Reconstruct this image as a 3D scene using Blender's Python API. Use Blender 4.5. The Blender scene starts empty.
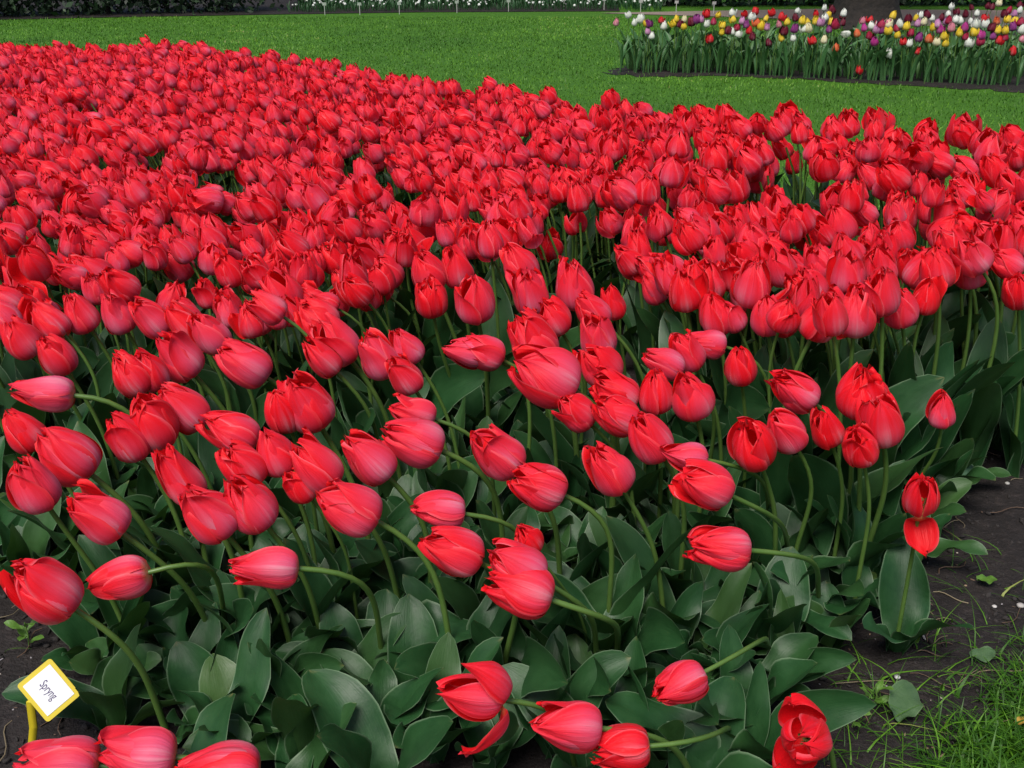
import bpy, math, random
import numpy as np

# ------------------------------------------------------------------ camera, sky, sun, exposure
W, H_PX = 1024, 768
F = 1035.0                      # focal length in pixels of the 1024 px wide picture
CAM_H = 1.25
TH = math.atan2(384 + 70, F)    # pitch below the horizon
scene = bpy.context.scene
cam_d = bpy.data.cameras.new('camera'); cam = bpy.data.objects.new('camera', cam_d)
scene.collection.objects.link(cam); scene.camera = cam
cam.location = (0, 0, CAM_H); cam.rotation_euler = (math.pi / 2 - TH, 0, 0)
cam_d.sensor_width = 36.0; cam_d.lens = 36.0 * F / W
cam_d.clip_start = 0.05; cam_d.clip_end = 400
SUN_EL, SUN_AZ = math.radians(58), math.radians(205)     # azimuth: clockwise from +Y
world = bpy.data.worlds.new('World'); scene.world = world; world.use_nodes = True
wn = world.node_tree.nodes; wl = world.node_tree.links
sky = wn.new('ShaderNodeTexSky'); sky.sky_type = 'NISHITA'; sky.sun_disc = False
sky.sun_elevation = SUN_EL; sky.sun_rotation = SUN_AZ; sky.dust_density = 3.0; sky.air_density = 1.0; sky.ozone_density = 1.0
wl.new(sky.outputs[0], wn['Background'].inputs['Color']); wn['Background'].inputs['Strength'].default_value = 0.085
sun_d = bpy.data.lights.new('sun', 'SUN'); sun_d.energy = 2.8; sun_d.angle = math.radians(28); sun_d.color = (1.0, .96, .9)
sun = bpy.data.objects.new('sun', sun_d); scene.collection.objects.link(sun)
sun.rotation_euler = (math.pi / 2 - SUN_EL, 0, math.pi - SUN_AZ)
sun.location = (2, -3, 8)
vs = scene.view_settings
vs.view_transform = 'Standard'; vs.look = 'None'; vs.gamma = 1.0; vs.exposure = 0.55; vs.use_curve_mapping = False

R = np.random.default_rng(7)
C = scene.collection.objects
CT, ST = math.cos(TH), math.sin(TH)

def at(px, py, h):
    """Point of the place seen at a pixel, at height h."""
    a, b = (px - 512) / F, (384 - py) / F
    d = np.array([a, CT + b * ST, -ST + b * CT])
    return np.array([0, 0, CAM_H]) + d * ((h - CAM_H) / d[2])
def depth(p): return p[1] * CT - (p[2] - CAM_H) * ST
def pix(p):
    z = depth(p); u = p[1] * ST + (p[2] - CAM_H) * CT
    return 512 + F * p[0] / z, 384 - F * u / z

# ------------------------------------------------------------------ mesh helpers
def mesh(name, V, Fc, mats=(), UV=None, MI=None, smooth=True, tint=None):
    V = np.asarray(V, np.float32); Fc = np.asarray(Fc, np.int32)
    me = bpy.data.meshes.new(name); k = Fc.shape[1]
    me.vertices.add(len(V)); me.vertices.foreach_set('co', V.ravel())
    me.loops.add(Fc.size); me.loops.foreach_set('vertex_index', Fc.ravel())
    me.polygons.add(len(Fc)); me.polygons.foreach_set('loop_start', np.arange(0, Fc.size, k, dtype=np.int32))
    if smooth: me.polygons.foreach_set('use_smooth', np.ones(len(Fc), bool))
    if MI is not None: me.polygons.foreach_set('material_index', np.asarray(MI, np.int32))
    me.update(calc_edges=True)
    if UV is not None:
        me.uv_layers.new(name='UVMap').data.foreach_set('uv', np.asarray(UV, np.float32)[Fc.ravel()].ravel())
    if tint is not None:
        me.attributes.new('gtint', 'FLOAT', 'POINT').data.foreach_set('value', np.asarray(tint, np.float32))
    for m in mats: me.materials.append(m)
    return me
def obj(name, me, parent=None, loc=None, **props):
    o = bpy.data.objects.new(name, me); C.link(o)
    if parent is not None: o.parent = parent
    if loc is not None: o.location = loc
    for k, v in props.items(): o[k] = v
    return o
def grid_faces(nu, nv):
    i, j = np.meshgrid(np.arange(nu - 1), np.arange(nv - 1)); a = (j * nu + i).ravel()
    return np.stack([a, a + 1, a + 1 + nu, a + nu], 1)
class Soup:
    """Collects quad pieces that belong to one object."""
    def __init__(s): s.V, s.F, s.U, s.M, s.T, s.n = [], [], [], [], [], 0
    def add(s, V, Fc, UV, mi=0, t=0.0):
        s.V.append(V); s.F.append(Fc + s.n); s.U.append(UV); s.M.append(np.full(len(Fc), mi)); s.T.append(np.full(len(V), t)); s.n += len(V)
    def build(s, name, mats, smooth=True):
        return mesh(name, np.concatenate(s.V), np.concatenate(s.F), mats, np.concatenate(s.U), np.concatenate(s.M), smooth, np.concatenate(s.T))
def tube(P, rad, ns=8):
    P = np.asarray(P, float); n = len(P); rad = np.broadcast_to(rad, n)
    T = np.gradient(P, axis=0); T /= np.linalg.norm(T, axis=1)[:, None] + 1e-9
    ref = np.array([0.31, 0.92, 0.2]); A = np.cross(T, ref); A /= np.linalg.norm(A, axis=1)[:, None]; B = np.cross(T, A)
    th = np.linspace(0, 2 * math.pi, ns + 1)
    V = P[:, None] + rad[:, None, None] * (A[:, None] * np.cos(th)[None, :, None] + B[:, None] * np.sin(th)[None, :, None])
    UV = np.stack(np.meshgrid(np.linspace(0, 1, ns + 1), np.linspace(0, 1, n)), -1).reshape(-1, 2)
    return V.reshape(-1, 3), grid_faces(ns + 1, n), UV
def bez(a, b, c, d, n=14):
    t = np.linspace(0, 1, n)[:, None]
    return (1 - t)**3 * a + 3 * (1 - t)**2 * t * b + 3 * (1 - t) * t**2 * c + t**3 * d
def frame(axis, spin):
    """Rotation matrix whose third column is axis."""
    z = axis / np.linalg.norm(axis); x = np.cross([0.2, 1, 0.1], z); x /= np.linalg.norm(x); y = np.cross(z, x)
    c, s = math.cos(spin), math.sin(spin)
    return np.stack([x * c + y * s, -x * s + y * c, z], 1)
def smooth_table(xs, ys):
    return np.poly1d(np.polyfit(xs, ys, min(6, len(xs) - 1)))

# ------------------------------------------------------------------ materials
def nodes_of(name):
    m = bpy.data.materials.new(name); m.use_nodes = True
    nt = m.node_tree; b = nt.nodes['Principled BSDF']
    return m, nt, b
def nd(nt, t, **kw):
    n = nt.nodes.new(t)
    for k, v in kw.items(): setattr(n, k, v)
    return n
def mth(nt, op, a, b=None, c=None, clamp=False):
    n = nd(nt, 'ShaderNodeMath', operation=op, use_clamp=clamp)
    for i, x in enumerate((a, b, c)):
        if x is None: continue
        if isinstance(x, (int, float)): n.inputs[i].default_value = x
        else: nt.links.new(x, n.inputs[i])
    return n.outputs[0]
def mix(nt, f, a, b):
    n = nd(nt, 'ShaderNodeMix', data_type='RGBA')
    for s, x in ((0, f), (6, a), (7, b)):
        if isinstance(x, (int, float)): n.inputs[s].default_value = x
        elif isinstance(x, tuple): n.inputs[s].default_value = (*x, 1)
        else: nt.links.new(x, n.inputs[s])
    return n.outputs[2]
def ramp(nt, f, stops):
    n = nd(nt, 'ShaderNodeValToRGB'); cr = n.color_ramp
    while len(cr.elements) < len(stops): cr.elements.new(0.5)
    for e, (p, c) in zip(cr.elements, stops): e.position = p; e.color = (*c, 1) if isinstance(c, tuple) else (c, c, c, 1)
    if f is not None: nt.links.new(f, n.inputs[0])
    return n.outputs[0]
def noise(nt, vec, scale, detail=3, rough=.55, dims='3D'):
    n = nd(nt, 'ShaderNodeTexNoise', noise_dimensions=dims); n.inputs['Scale'].default_value = scale
    n.inputs['Detail'].default_value = detail; n.inputs['Roughness'].default_value = rough
    if vec is not None: nt.links.new(vec, n.inputs['Vector'])
    return n.outputs['Fac']
def bump(nt, b, h, strength, dist):
    n = nd(nt, 'ShaderNodeBump'); n.inputs['Strength'].default_value = strength; n.inputs['Distance'].default_value = dist
    nt.links.new(h, n.inputs['Height']); nt.links.new(n.outputs[0], b.inputs['Normal']); return n
def translucent(nt, b, col, amount):
    t = nd(nt, 'ShaderNodeBsdfTranslucent'); mx = nd(nt, 'ShaderNodeMixShader'); mx.inputs[0].default_value = amount
    if isinstance(col, tuple): t.inputs[0].default_value = (*col, 1)
    else: nt.links.new(col, t.inputs[0])
    nt.links.new(b.outputs[0], mx.inputs[1]); nt.links.new(t.outputs[0], mx.inputs[2])
    nt.links.new(mx.outputs[0], nt.nodes['Material Output'].inputs['Surface'])
def scaled_uv(nt, sx, sy):
    uv = nd(nt, 'ShaderNodeUVMap'); m = nd(nt, 'ShaderNodeMapping'); m.inputs['Scale'].default_value = (sx, sy, 1)
    nt.links.new(uv.outputs[0], m.inputs[0])
    oi = nd(nt, 'ShaderNodeObjectInfo'); cb = nd(nt, 'ShaderNodeCombineXYZ')
    nt.links.new(mth(nt, 'MULTIPLY', oi.outputs['Random'], 37.0), cb.inputs[2])
    va = nd(nt, 'ShaderNodeVectorMath', operation='ADD'); nt.links.new(m.outputs[0], va.inputs[0]); nt.links.new(cb.outputs[0], va.inputs[1])
    sp = nd(nt, 'ShaderNodeSeparateXYZ'); nt.links.new(uv.outputs[0], sp.inputs[0])
    return va.outputs[0], sp.outputs[0], sp.outputs[1]
def tint_value(nt):
    a = nd(nt, 'ShaderNodeAttribute', attribute_type='OBJECT', attribute_name='tint')
    g = nd(nt, 'ShaderNodeAttribute', attribute_type='GEOMETRY', attribute_name='gtint')
    return mth(nt, 'ADD', a.outputs['Fac'], g.outputs['Fac'], clamp=True)

def petal_material(name, red, blush, inside, base, edge=None):
    m, nt, b = nodes_of(name)
    vec, u, v = scaled_uv(nt, 40, 2.6)
    streak = noise(nt, vec, 1.0, 3, .6)
    blot = noise(nt, vec, .23, 2, .5)
    e = mth(nt, 'ABSOLUTE', mth(nt, 'MULTIPLY_ADD', u, 2.0, -1.0))
    cen = mth(nt, 'SUBTRACT', 1.0, mth(nt, 'POWER', e, 1.6))
    band = ramp(nt, v, [(0.0, .9), (.2, 1.0), (.46, .66), (.72, .14), (1.0, 0.0)])
    t = tint_value(nt)
    geo = nd(nt, 'ShaderNodeNewGeometry')
    out = mth(nt, 'SUBTRACT', 1.0, geo.outputs['Backfacing'])
    f = mth(nt, 'MULTIPLY', mth(nt, 'MULTIPLY', cen, band), mth(nt, 'MULTIPLY_ADD', t, 1.3, .18))
    f = mth(nt, 'MULTIPLY', f, mth(nt, 'MULTIPLY_ADD', streak, .9, .55))
    f = mth(nt, 'MULTIPLY', mth(nt, 'ADD', f, mth(nt, 'MULTIPLY', mth(nt, 'SUBTRACT', blot, .5), .5)), out, clamp=True)
    rose = tuple(.8 * x + .2 * y for x, y in zip(red, blush))
    col = mix(nt, f, mix(nt, mth(nt, 'MULTIPLY', mth(nt, 'POWER', t, 1.5), out), red, rose), blush)
    flame = mth(nt, 'MULTIPLY', ramp(nt, e, [(0.0, 1.0), (.16, .7), (.42, 0.0)]), ramp(nt, v, [(0.0, .3), (.12, .9), (.35, .8), (.62, .1), (.75, 0.0)]))
    flame = mth(nt, 'MULTIPLY', mth(nt, 'MULTIPLY', flame, mth(nt, 'MULTIPLY_ADD', blot, 3.2, -1.15, clamp=True)), mth(nt, 'MULTIPLY', out, mth(nt, 'MULTIPLY_ADD', streak, 1.4, .1)), clamp=True)
    col = mix(nt, flame, col, tuple(.6 * x + .32 for x in blush))
    ink = mth(nt, 'MULTIPLY', geo.outputs['Backfacing'], .55)
    col = mix(nt, ink, col, inside)
    yel = mth(nt, 'MULTIPLY', ramp(nt, v, [(0.0, 1.0), (.07, .5), (.16, 0.0)]), .8)
    col = mix(nt, yel, col, base)
    rim = mth(nt, 'MULTIPLY', ramp(nt, e, [(0.0, 0.0), (.86, 0.0), (.96, .6), (1.0, .9)]), mth(nt, 'MULTIPLY_ADD', blot, 1.6, -.45), clamp=True)  # light caught on the petal edges, painted as a paler margin
    col = mix(nt, rim, col, edge or blush)
    nt.links.new(col, b.inputs['Base Color'])
    b.inputs['Roughness'].default_value = .45; b.inputs['Specular IOR Level'].default_value = .22
    b.inputs['Sheen Weight'].default_value = .03; b.inputs['Sheen Roughness'].default_value = .4
    bump(nt, b, mth(nt, 'ADD', streak, mth(nt, 'MULTIPLY', blot, 2.0)), .4, .004)
    translucent(nt, b, col, .34)
    return m
M_RED = petal_material('red_petal', (.82, .007, .017), (.78, .11, .23), (.76, .006, .010), (.55, .45, .16), (.90, .26, .32))
def leaf_material(name, dark, lite, edge):
    m, nt, b = nodes_of(name)
    vec, u, v = scaled_uv(nt, 34, 1.4)
    vein = noise(nt, vec, 1.0, 2, .5)
    vec2, _, _ = scaled_uv(nt, 3, 6)
    mot = noise(nt, vec2, 1.0, 4, .6)
    e = mth(nt, 'ABSOLUTE', mth(nt, 'MULTIPLY_ADD', u, 2.0, -1.0))
    col = mix(nt, mth(nt, 'MULTIPLY_ADD', mot, 1.7, -.35, clamp=True), dark, lite)
    col = mix(nt, mth(nt, 'MULTIPLY', vein, .2), col, lite)
    t = tint_value(nt)
    col = mix(nt, mth(nt, 'MULTIPLY', t, .5), col, (.075, .135, .028))
    rim = mth(nt, 'MULTIPLY', ramp(nt, e, [(0.0, 0.0), (.93, 0.0), (1.0, 1.0)]), .75)
    col = mix(nt, rim, col, edge)
    tip = mth(nt, 'MULTIPLY', ramp(nt, v, [(0.0, 0.0), (.95, 0.0), (1.0, 1.0)]), mth(nt, 'MULTIPLY_ADD', mot, 2.6, -1.25, clamp=True))
    col = mix(nt, tip, col, (.30, .22, .09))
    nt.links.new(col, b.inputs['Base Color'])
    nt.links.new(mth(nt, 'MULTIPLY_ADD', mot, .30, .32), b.inputs['Roughness'])
    b.inputs['Specular IOR Level'].default_value = .32
    bump(nt, b, mth(nt, 'ADD', mth(nt, 'MULTIPLY', vein, .4), mth(nt, 'MULTIPLY', mot, 1.5)), .22, .004)
    translucent(nt, b, mix(nt, .5, col, (.08, .20, .02)), .12)
    return m
M_LEAF = leaf_material('tulip_leaf', (.008, .040, .011), (.022, .078, .023), (.16, .24, .14))
def plain_noise(name, a, c, scale, rough=.6, bs=0, bd=.002, spec=.4, det=4, tr=0):
    m, nt, b = nodes_of(name)
    tc = nd(nt, 'ShaderNodeTexCoord')
    n = noise(nt, tc.outputs['Object'], scale, det)
    col = mix(nt, mth(nt, 'MULTIPLY_ADD', n, 1.8, -.4, clamp=True), a, c)
    nt.links.new(col, b.inputs['Base Color']); b.inputs['Roughness'].default_value = rough; b.inputs['Specular IOR Level'].default_value = spec
    if bs: bump(nt, b, n, bs, bd)
    if tr: translucent(nt, b, col, tr)
    return m
M_STEM = plain_noise('tulip_stem', (.050, .115, .020), (.095, .165, .036), 18, .4)
M_PISTIL = plain_noise('pistil', (.30, .32, .06), (.05, .03, .04), 60, .5)
def soil_material():
    m, nt, b = nodes_of('dark_soil')
    tc = nd(nt, 'ShaderNodeTexCoord'); P = tc.outputs['Object']
    n1 = noise(nt, P, 4, 6, .65); n2 = noise(nt, P, 45, 5, .7); n3 = noise(nt, P, 160, 3, .6)
    col = mix(nt, mth(nt, 'MULTIPLY_ADD', n1, 2.0, -.5, clamp=True), (.007, .0054, .0048), (.020, .0155, .0145))
    col = mix(nt, mth(nt, 'MULTIPLY_ADD', n2, 3.0, -1.5, clamp=True), col, (.038, .029, .027))
    nt.links.new(col, b.inputs['Base Color']); nt.links.new(mth(nt, 'MULTIPLY_ADD', n1, .4, .5), b.inputs['Roughness'])
    b.inputs['Specular IOR Level'].default_value = .3
    bump(nt, b, mth(nt, 'MULTIPLY_ADD', n2, .7, mth(nt, 'MULTIPLY', n3, .3)), .9, .012)
    return m
M_SOIL = soil_material()
def lawn_material():
    m, nt, b = nodes_of('lawn_ground')
    tc = nd(nt, 'ShaderNodeTexCoord'); P = tc.outputs['Object']
    n1 = noise(nt, P, 1.3, 5, .6); n2 = noise(nt, P, 38, 4, .7)
    col = mix(nt, mth(nt, 'MULTIPLY_ADD', n1, 2.0, -.5, clamp=True), (.042, .135, .008), (.085, .215, .014))
    col = mix(nt, mth(nt, 'MULTIPLY_ADD', n2, 2.4, -.9, clamp=True), (.035, .11, .008), col)
    nt.links.new(col, b.inputs['Base Color']); b.inputs['Roughness'].default_value = .8; b.inputs['Specular IOR Level'].default_value = .2
    bump(nt, b, n2, .8, .03)
    return m
M_LAWN = lawn_material()
def grass_material():
    m, nt, b = nodes_of('grass_blade')
    g = nd(nt, 'ShaderNodeAttribute', attribute_type='GEOMETRY', attribute_name='gtint')
    col = ramp(nt, g.outputs['Fac'], [(0.0, (.024, .085, .006)), (.3, (.046, .135, .009)), (.6, (.100, .245, .014)), (.85, (.13, .30, .028)), (1.0, (.26, .28, .08))])
    nt.links.new(col, b.inputs['Base Color']); b.inputs['Roughness'].default_value = .5; b.inputs['Specular IOR Level'].default_value = .3
    translucent(nt, b, col, .25)
    return m
M_GRASS = grass_material()
M_PATH = plain_noise('gravel', (.13, .10, .082), (.23, .18, .15), 30, .9, .5, .01)
M_DEBRIS = {}
def flat(name, col, rough=.6, spec=.4):
    m, nt, b = nodes_of(name)
    tc = nd(nt, 'ShaderNodeTexCoord'); n = noise(nt, tc.outputs['Object'], 25, 3)
    c = mix(nt, mth(nt, 'MULTIPLY', n, .3), col, tuple(x * .6 for x in col))
    nt.links.new(c, b.inputs['Base Color']); b.inputs['Roughness'].default_value = rough; b.inputs['Specular IOR Level'].default_value = spec
    return m

# ------------------------------------------------------------------ petals, blooms, leaves
zt = smooth_table([0, .1, .25, .45, .65, .85, 1], [0, .02, .12, .34, .60, .85, 1.0])
rt = smooth_table([0, .05, .15, .3, .45, .65, .85, 1], [.035, .13, .265, .37, .40, .345, .215, .085])
_sv = np.array([0, .06, .18, .38, .58, .76, .88, .95, .985, 1]); _ss = np.array([.42, .6, .85, 1, .99, .84, .58, .34, .15, .03])
def petal(phi, rng, nu=11, nv=15, scale_r=1.0, half=66, open_=0.0, flare=0.0, hinge=0.0, ruffle=1.0, inner=False, length=1.0):
    v = np.linspace(0, 1, nv)**.9; u = np.linspace(-1, 1, nu); Uu, Vv = np.meshgrid(u, v)
    s = np.interp(v, _sv, _ss) * (1 + rng.normal(0, .05))
    r = np.clip(rt(v), .03, None) * scale_r * (1 + open_ * v**2 * 1.3)
    z = zt(v) * length
    skew = rng.normal(0, .05)
    a = math.radians(half) * s[:, None] * u[None] + phi + skew * v[:, None]
    p1, p2, p3, p4 = rng.uniform(0, 6.28, 4); curl = rng.normal(.02, .13); bend = rng.normal(0, .16)
    rad = r[:, None] * (1 + .045 * Uu * (1 if not inner else .6) + rng.normal(0, .02))
    mid = np.exp(-(Uu / .16)**2)
    rad = rad + .016 * mid * np.sin(math.pi * np.clip(Vv * 1.1, 0, 1))                 # raised midrib
    amp = .033 * ruffle
    rad = rad + amp * np.sin(3.3 * Uu + p1 + 2.2 * Vv) * Vv**2 + amp * .9 * np.sin(9 * Uu + p2) * Vv**5 + flare * np.clip(Vv - .55, 0, 1)**1.5 * 1.3
    rad = rad + rng.normal(.01, .05) * np.abs(Uu)**2.2 * np.clip(Vv, .2, 1)
    zz = z[:, None] - .05 * Uu**2 * Vv + amp * 1.2 * np.sin(7 * Uu + p3) * Vv**4 - flare * .5 * np.clip(Vv - .6, 0, 1)**2
    zz = zz + .028 * ruffle * np.sin(15 * Uu + p1) * np.clip(Vv - .78, 0, 1) / .22 * np.clip(1 - np.abs(Uu), 0, 1)
    rad = rad + curl * np.clip(Vv - .6, 0, 1)**1.3 * 2.2 + .012 * ruffle * np.sin(5.2 * Uu + p4) * np.clip(Vv * 2 - .3, 0, 1)
    rad = np.maximum(rad, .012)
    a = a + bend * np.clip(Vv - .45, 0, 1)**1.5 * 1.8
    da = a - phi; rho, tg = rad * np.cos(da), rad * np.sin(da)
    if hinge:
        dr = rho - .05; ang = hinge * np.clip(Vv * 4.0, 0, 1)
        rho, zz = .05 + dr * np.cos(ang) + zz * np.sin(ang), zz * np.cos(ang) - dr * np.sin(ang)
    X, Y = rho * math.cos(phi) - tg * math.sin(phi), rho * math.sin(phi) + tg * math.cos(phi)
    V = np.stack([X, Y, zz], -1).reshape(-1, 3)
    return V, grid_faces(nu, nv), np.stack([(Uu + 1) / 2, Vv], -1).reshape(-1, 2)
def bloom_petals(rng, lod=0, open_=None, flare=0, hinges=None, ruffle=1.0, fat=1.0):
    """Three inner and three outer petals, each (V, F, UV), bloom length 1 along +Z."""
    nu, nv = ((13, 18), (9, 11), (5, 6))[lod]
    if hinges is None and lod > 0 and rng.random() < .45: hinges = {int(rng.integers(0, 3)): float(rng.uniform(.15, .75))}
    if open_ is None: open_ = rng.choice([0, .1, .25, .5], p=[.3, .35, .2, .15])
    out = []
    for k in range(3):
        out.append(petal(math.radians(60 + 120 * k) + rng.normal(0, .1), rng, nu, nv, .90 * fat, 62, open_ * .8, rng.uniform(-.05, .05), 0, ruffle, True, 1.0 + rng.normal(0, .04)))
    for k in range(3):
        fl = flare if k == 0 else flare * rng.uniform(-.1, .5)
        hg = (hinges or {}).get(k, 0)
        out.append(petal(math.radians(120 * k) + rng.normal(0, .1), rng, nu, nv, 1.0 * fat, 67, open_, fl + rng.normal(0, .06), hg, ruffle, False, .97 + rng.normal(0, .05)))
    return out
def leaf_geo(rng, L=.24, Wd=.07, b0=12, b1=70, nu=9, nv=15, wav=1.0, fold=.8):
    v = np.linspace(0, 1, nv); u = np.linspace(-1, 1, nu); Uu, Vv = np.meshgrid(u, v)
    s = np.interp(v, [0, .07, .25, .45, .62, .78, .88, .95, .985, 1], [.42, .52, .84, 1, .97, .78, .56, .34, .16, .02])
    be = np.radians(b0 + (b1 - b0) * v**1.4)
    dv = L / (nv - 1)
    x = np.concatenate([[0], np.cumsum(np.sin(be[:-1]) * dv)]); z = np.concatenate([[0], np.cumsum(np.cos(be[:-1]) * dv)])
    w = Wd * .5 * s
    fo = np.interp(v, [0, .2, .5, 1], [1.5, fold, fold * .45, fold * .25])
    p1, p2 = rng.uniform(0, 6.28, 2); k1, k2 = rng.uniform(6, 13, 2)
    wv = wav * .20 * np.where(Uu > 0, np.sin(k1 * Vv + p1), np.sin(k2 * Vv + p2)) * np.abs(Uu)**2.2 * np.sin(math.pi * np.clip(Vv * .95 + .05, 0, 1))
    n_off = w[:, None] * (np.abs(Uu)**1.4 * fo[:, None] * .8 + wv)
    tw = rng.normal(0, .5) * Vv + rng.normal(0, .12)
    yy = Uu * w[:, None] * (1 - .22 * fo[:, None] * np.abs(Uu))
    yy, n_off = yy * np.cos(tw) - n_off * np.sin(tw), yy * np.sin(tw) + n_off * np.cos(tw)
    nx, nz = -np.cos(be)[:, None], np.sin(be)[:, None]
    side = rng.normal(0, .12) * L * v[:, None]**2
    V = np.stack([x[:, None] + nx * n_off + .006, yy + side, z[:, None] + nz * n_off], -1).reshape(-1, 3)
    return V, grid_faces(nu, nv), np.stack([(Uu + 1) / 2, Vv], -1).reshape(-1, 2)
def rotz(V, a):
    c, s = math.cos(a), math.sin(a)
    return V @ np.array([[c, s, 0], [-s, c, 0], [0, 0, 1]])

# ------------------------------------------------------------------ the setting: lawn, soil, path
def tri_fan_sheet(name, poly, z, mat, sub=None, rough=0.0, seed=1):
    """Flat or lumpy sheet inside a polygon, cut from a fine grid."""
    import bmesh
    bm = bmesh.new(); bm.faces.new([bm.verts.new((x, y, z)) for x, y in poly])
    if sub:
        xs = [p[0] for p in poly]; ys = [p[1] for p in poly]
        for ax, lo, hi in ((0, min(xs), max(xs)), (1, min(ys), max(ys))):
            t = lo + sub
            while t < hi:
                no = (1, 0, 0) if ax == 0 else (0, 1, 0); co = (t, 0, 0) if ax == 0 else (0, t, 0)
                bmesh.ops.bisect_plane(bm, geom=bm.verts[:] + bm.edges[:] + bm.faces[:], plane_co=co, plane_no=no); t += sub
        from mathutils import noise as mn, Vector
        for vv in bm.verts:
            if not vv.is_boundary:
                vv.co.z += rough * (mn.noise(Vector((vv.co.x * 6, vv.co.y * 6, seed))) + .7 * mn.noise(Vector((vv.co.x * 17, vv.co.y * 17, seed))) + .5 * mn.noise(Vector((vv.co.x * 40, vv.co.y * 40, seed)))) + rough * .7
    bmesh.ops.recalc_face_normals(bm, faces=bm.faces)
    me = bpy.data.meshes.new(name); bm.to_mesh(me); bm.free(); me.materials.append(mat)
    for p in me.polygons: p.use_smooth = True
    if me.polygons and me.polygons[0].normal.z < 0: me.flip_normals()
    return obj(name, me, kind='structure')
tri_fan_sheet('lawn', [(-120, -20), (120, -20), (120, 200), (-120, 200)], 0.0, M_LAWN)
def gp(px, py): p = at(px, py, 0); return (p[0], p[1])
# ground outline of the big red bed (where plants stand) and of the dark soil around its front
BL = at(-60, 42, .44); BC = at(182, 42, .45)
BACK = [at(x, y, h)[:2] for x, y, h in ((-700, 52, .44), (-60, 44, .44), (180, 42, .45), (300, 58, .46), (400, 72, .48), (560, 94, .52), (700, 108, .56), (780, 112, .58), (900, 122, .60), (1030, 142, .60), (1250, 172, .60))]
FRONT = [gp(x, y) for x, y in ((1350, 395), (1120, 425), (1020, 450), (950, 500), (900, 590), (830, 660), (790, 700), (720, 830), (500, 1000), (200, 1000), (110, 760), (90, 640), (-20, 590), (-300, 560), (-700, 520))]
BED = [tuple(p) for p in BACK] + FRONT
SOIL = [tuple(p) for p in BACK] + [gp(x, y) for x, y in ((1350, 560), (1120, 610), (1040, 690), (990, 720), (960, 750), (935, 790), (920, 830), (880, 950), (560, 1150), (100, 1150), (-250, 900), (-700, 700))]
tri_fan_sheet('soil', SOIL, 0.004, M_SOIL, .035, .010, 3)
MB_FRONT = [gp(x, y) for x, y in ((628, 72), (700, 73), (800, 77), (900, 81), (1030, 86), (1300, 96))]
MB_SOIL = [gp(x, y) for x, y in ((600, 72.5), (640, 77), (730, 76), (800, 79), (880, 85), (960, 89), (1030, 92), (1300, 104))] + [(14, 15.2), (6.5, 15.2), (3.0, 12.6), (1.4, 11.0)]
def ragged(poly, step, amp):
    out = []
    for a, b in zip(poly, poly[1:] + poly[:1]):
        n = max(1, int(math.dist(a, b) / step))
        for k in range(n):
            t = k / n; out.append((a[0] + (b[0] - a[0]) * t + R.normal(0, amp), a[1] + (b[1] - a[1]) * t + R.normal(0, amp)))
    return out
MB_SOIL = ragged(MB_SOIL, .10, .06)
tri_fan_sheet('mixed_bed_soil', MB_SOIL, 0.004, M_SOIL, .12, .012, 9)
EDGE = [gp(x, y) for x, y in ((-500, 27), (-60, 22), (0, 20), (120, 17.5), (260, 15), (420, 12.5), (620, 11.5), (760, 15), (830, 18))]
tri_fan_sheet('gravel_path', [gp(600, 13.5), gp(720, 17), gp(830, 21), gp(900, 26), (11, 14.6), (16, 14.6), (16, 18.8), (8.2, 18.6), (5.2, 18.9), (3.2, 18.4), (1.6, 18.0)], 0.008, M_PATH)
tri_fan_sheet('border_soil', EDGE[:7] + [(2.2, 24), (-16, 24)], 0.008, M_SOIL, .5, .012, 5)

def inside(p, poly):
    x, y = p[0], p[1]; c = False; j = len(poly) - 1
    for i in range(len(poly)):
        xi, yi = poly[i]; xj, yj = poly[j]
        if (yi > y) != (yj > y) and x < (xj - xi) * (y - yi) / (yj - yi) + xi: c = not c
        j = i
    return c

# ------------------------------------------------------------------ red tulips
def bloom_height(x, y):
    """Heads stand higher towards the right-hand back of the bed."""
    return float(np.clip((.42 + .085 * (x + .4)) if x > -.4 else .42 + .01 * (x + .4), .36, .60))
class Plant: pass
plants = []          # every red tulip before it becomes an object
def plan(P, axis, L, G, tint, label=None, group=None, kw=None, droop=None, nleaf=3, big=1.0):
    p = Plant(); p.P = P; p.axis = axis / np.linalg.norm(axis); p.L = L; p.G = np.array([G[0], G[1], 0.004]); p.tint = tint; p.label = label
    p.group = group; p.kw = kw or {}; p.nleaf = nleaf; p.big = big
    p.B = P - p.axis * L * .47
    h = p.B[2]
    d = p.B - p.G
    lean = np.array([d[0] * .25, d[1] * .25, h * .55])
    p.S = bez(p.G, p.G + lean, p.B - p.axis * min(.16, .38 * np.linalg.norm(d)), p.B, 14)
    plants.append(p); return p

def hand(px, py, Lpx, ang, h, tint, label, toward=.12, foot=None, **kw):
    P = at(px, py, h); L = .95 * Lpx * depth(P) / F
    a = math.radians(ang)
    axis = np.array([-math.sin(a), -toward, math.cos(a)])
    axis /= np.linalg.norm(axis)
    if foot is not None: G = np.array([*gp(*foot)])
    else:
        B = P - axis * L * .5
        G = B[:2] + np.array([.25 * h * math.sin(a) + R.normal(.02, .02), .05 + R.normal(0, .03)])
    nleaf = kw.pop('nleaf', 3)
    return plan(P, axis, L * kw.pop('lk', 1.0), G, tint, label, None, kw, nleaf=nleaf, big=1.15)

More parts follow.
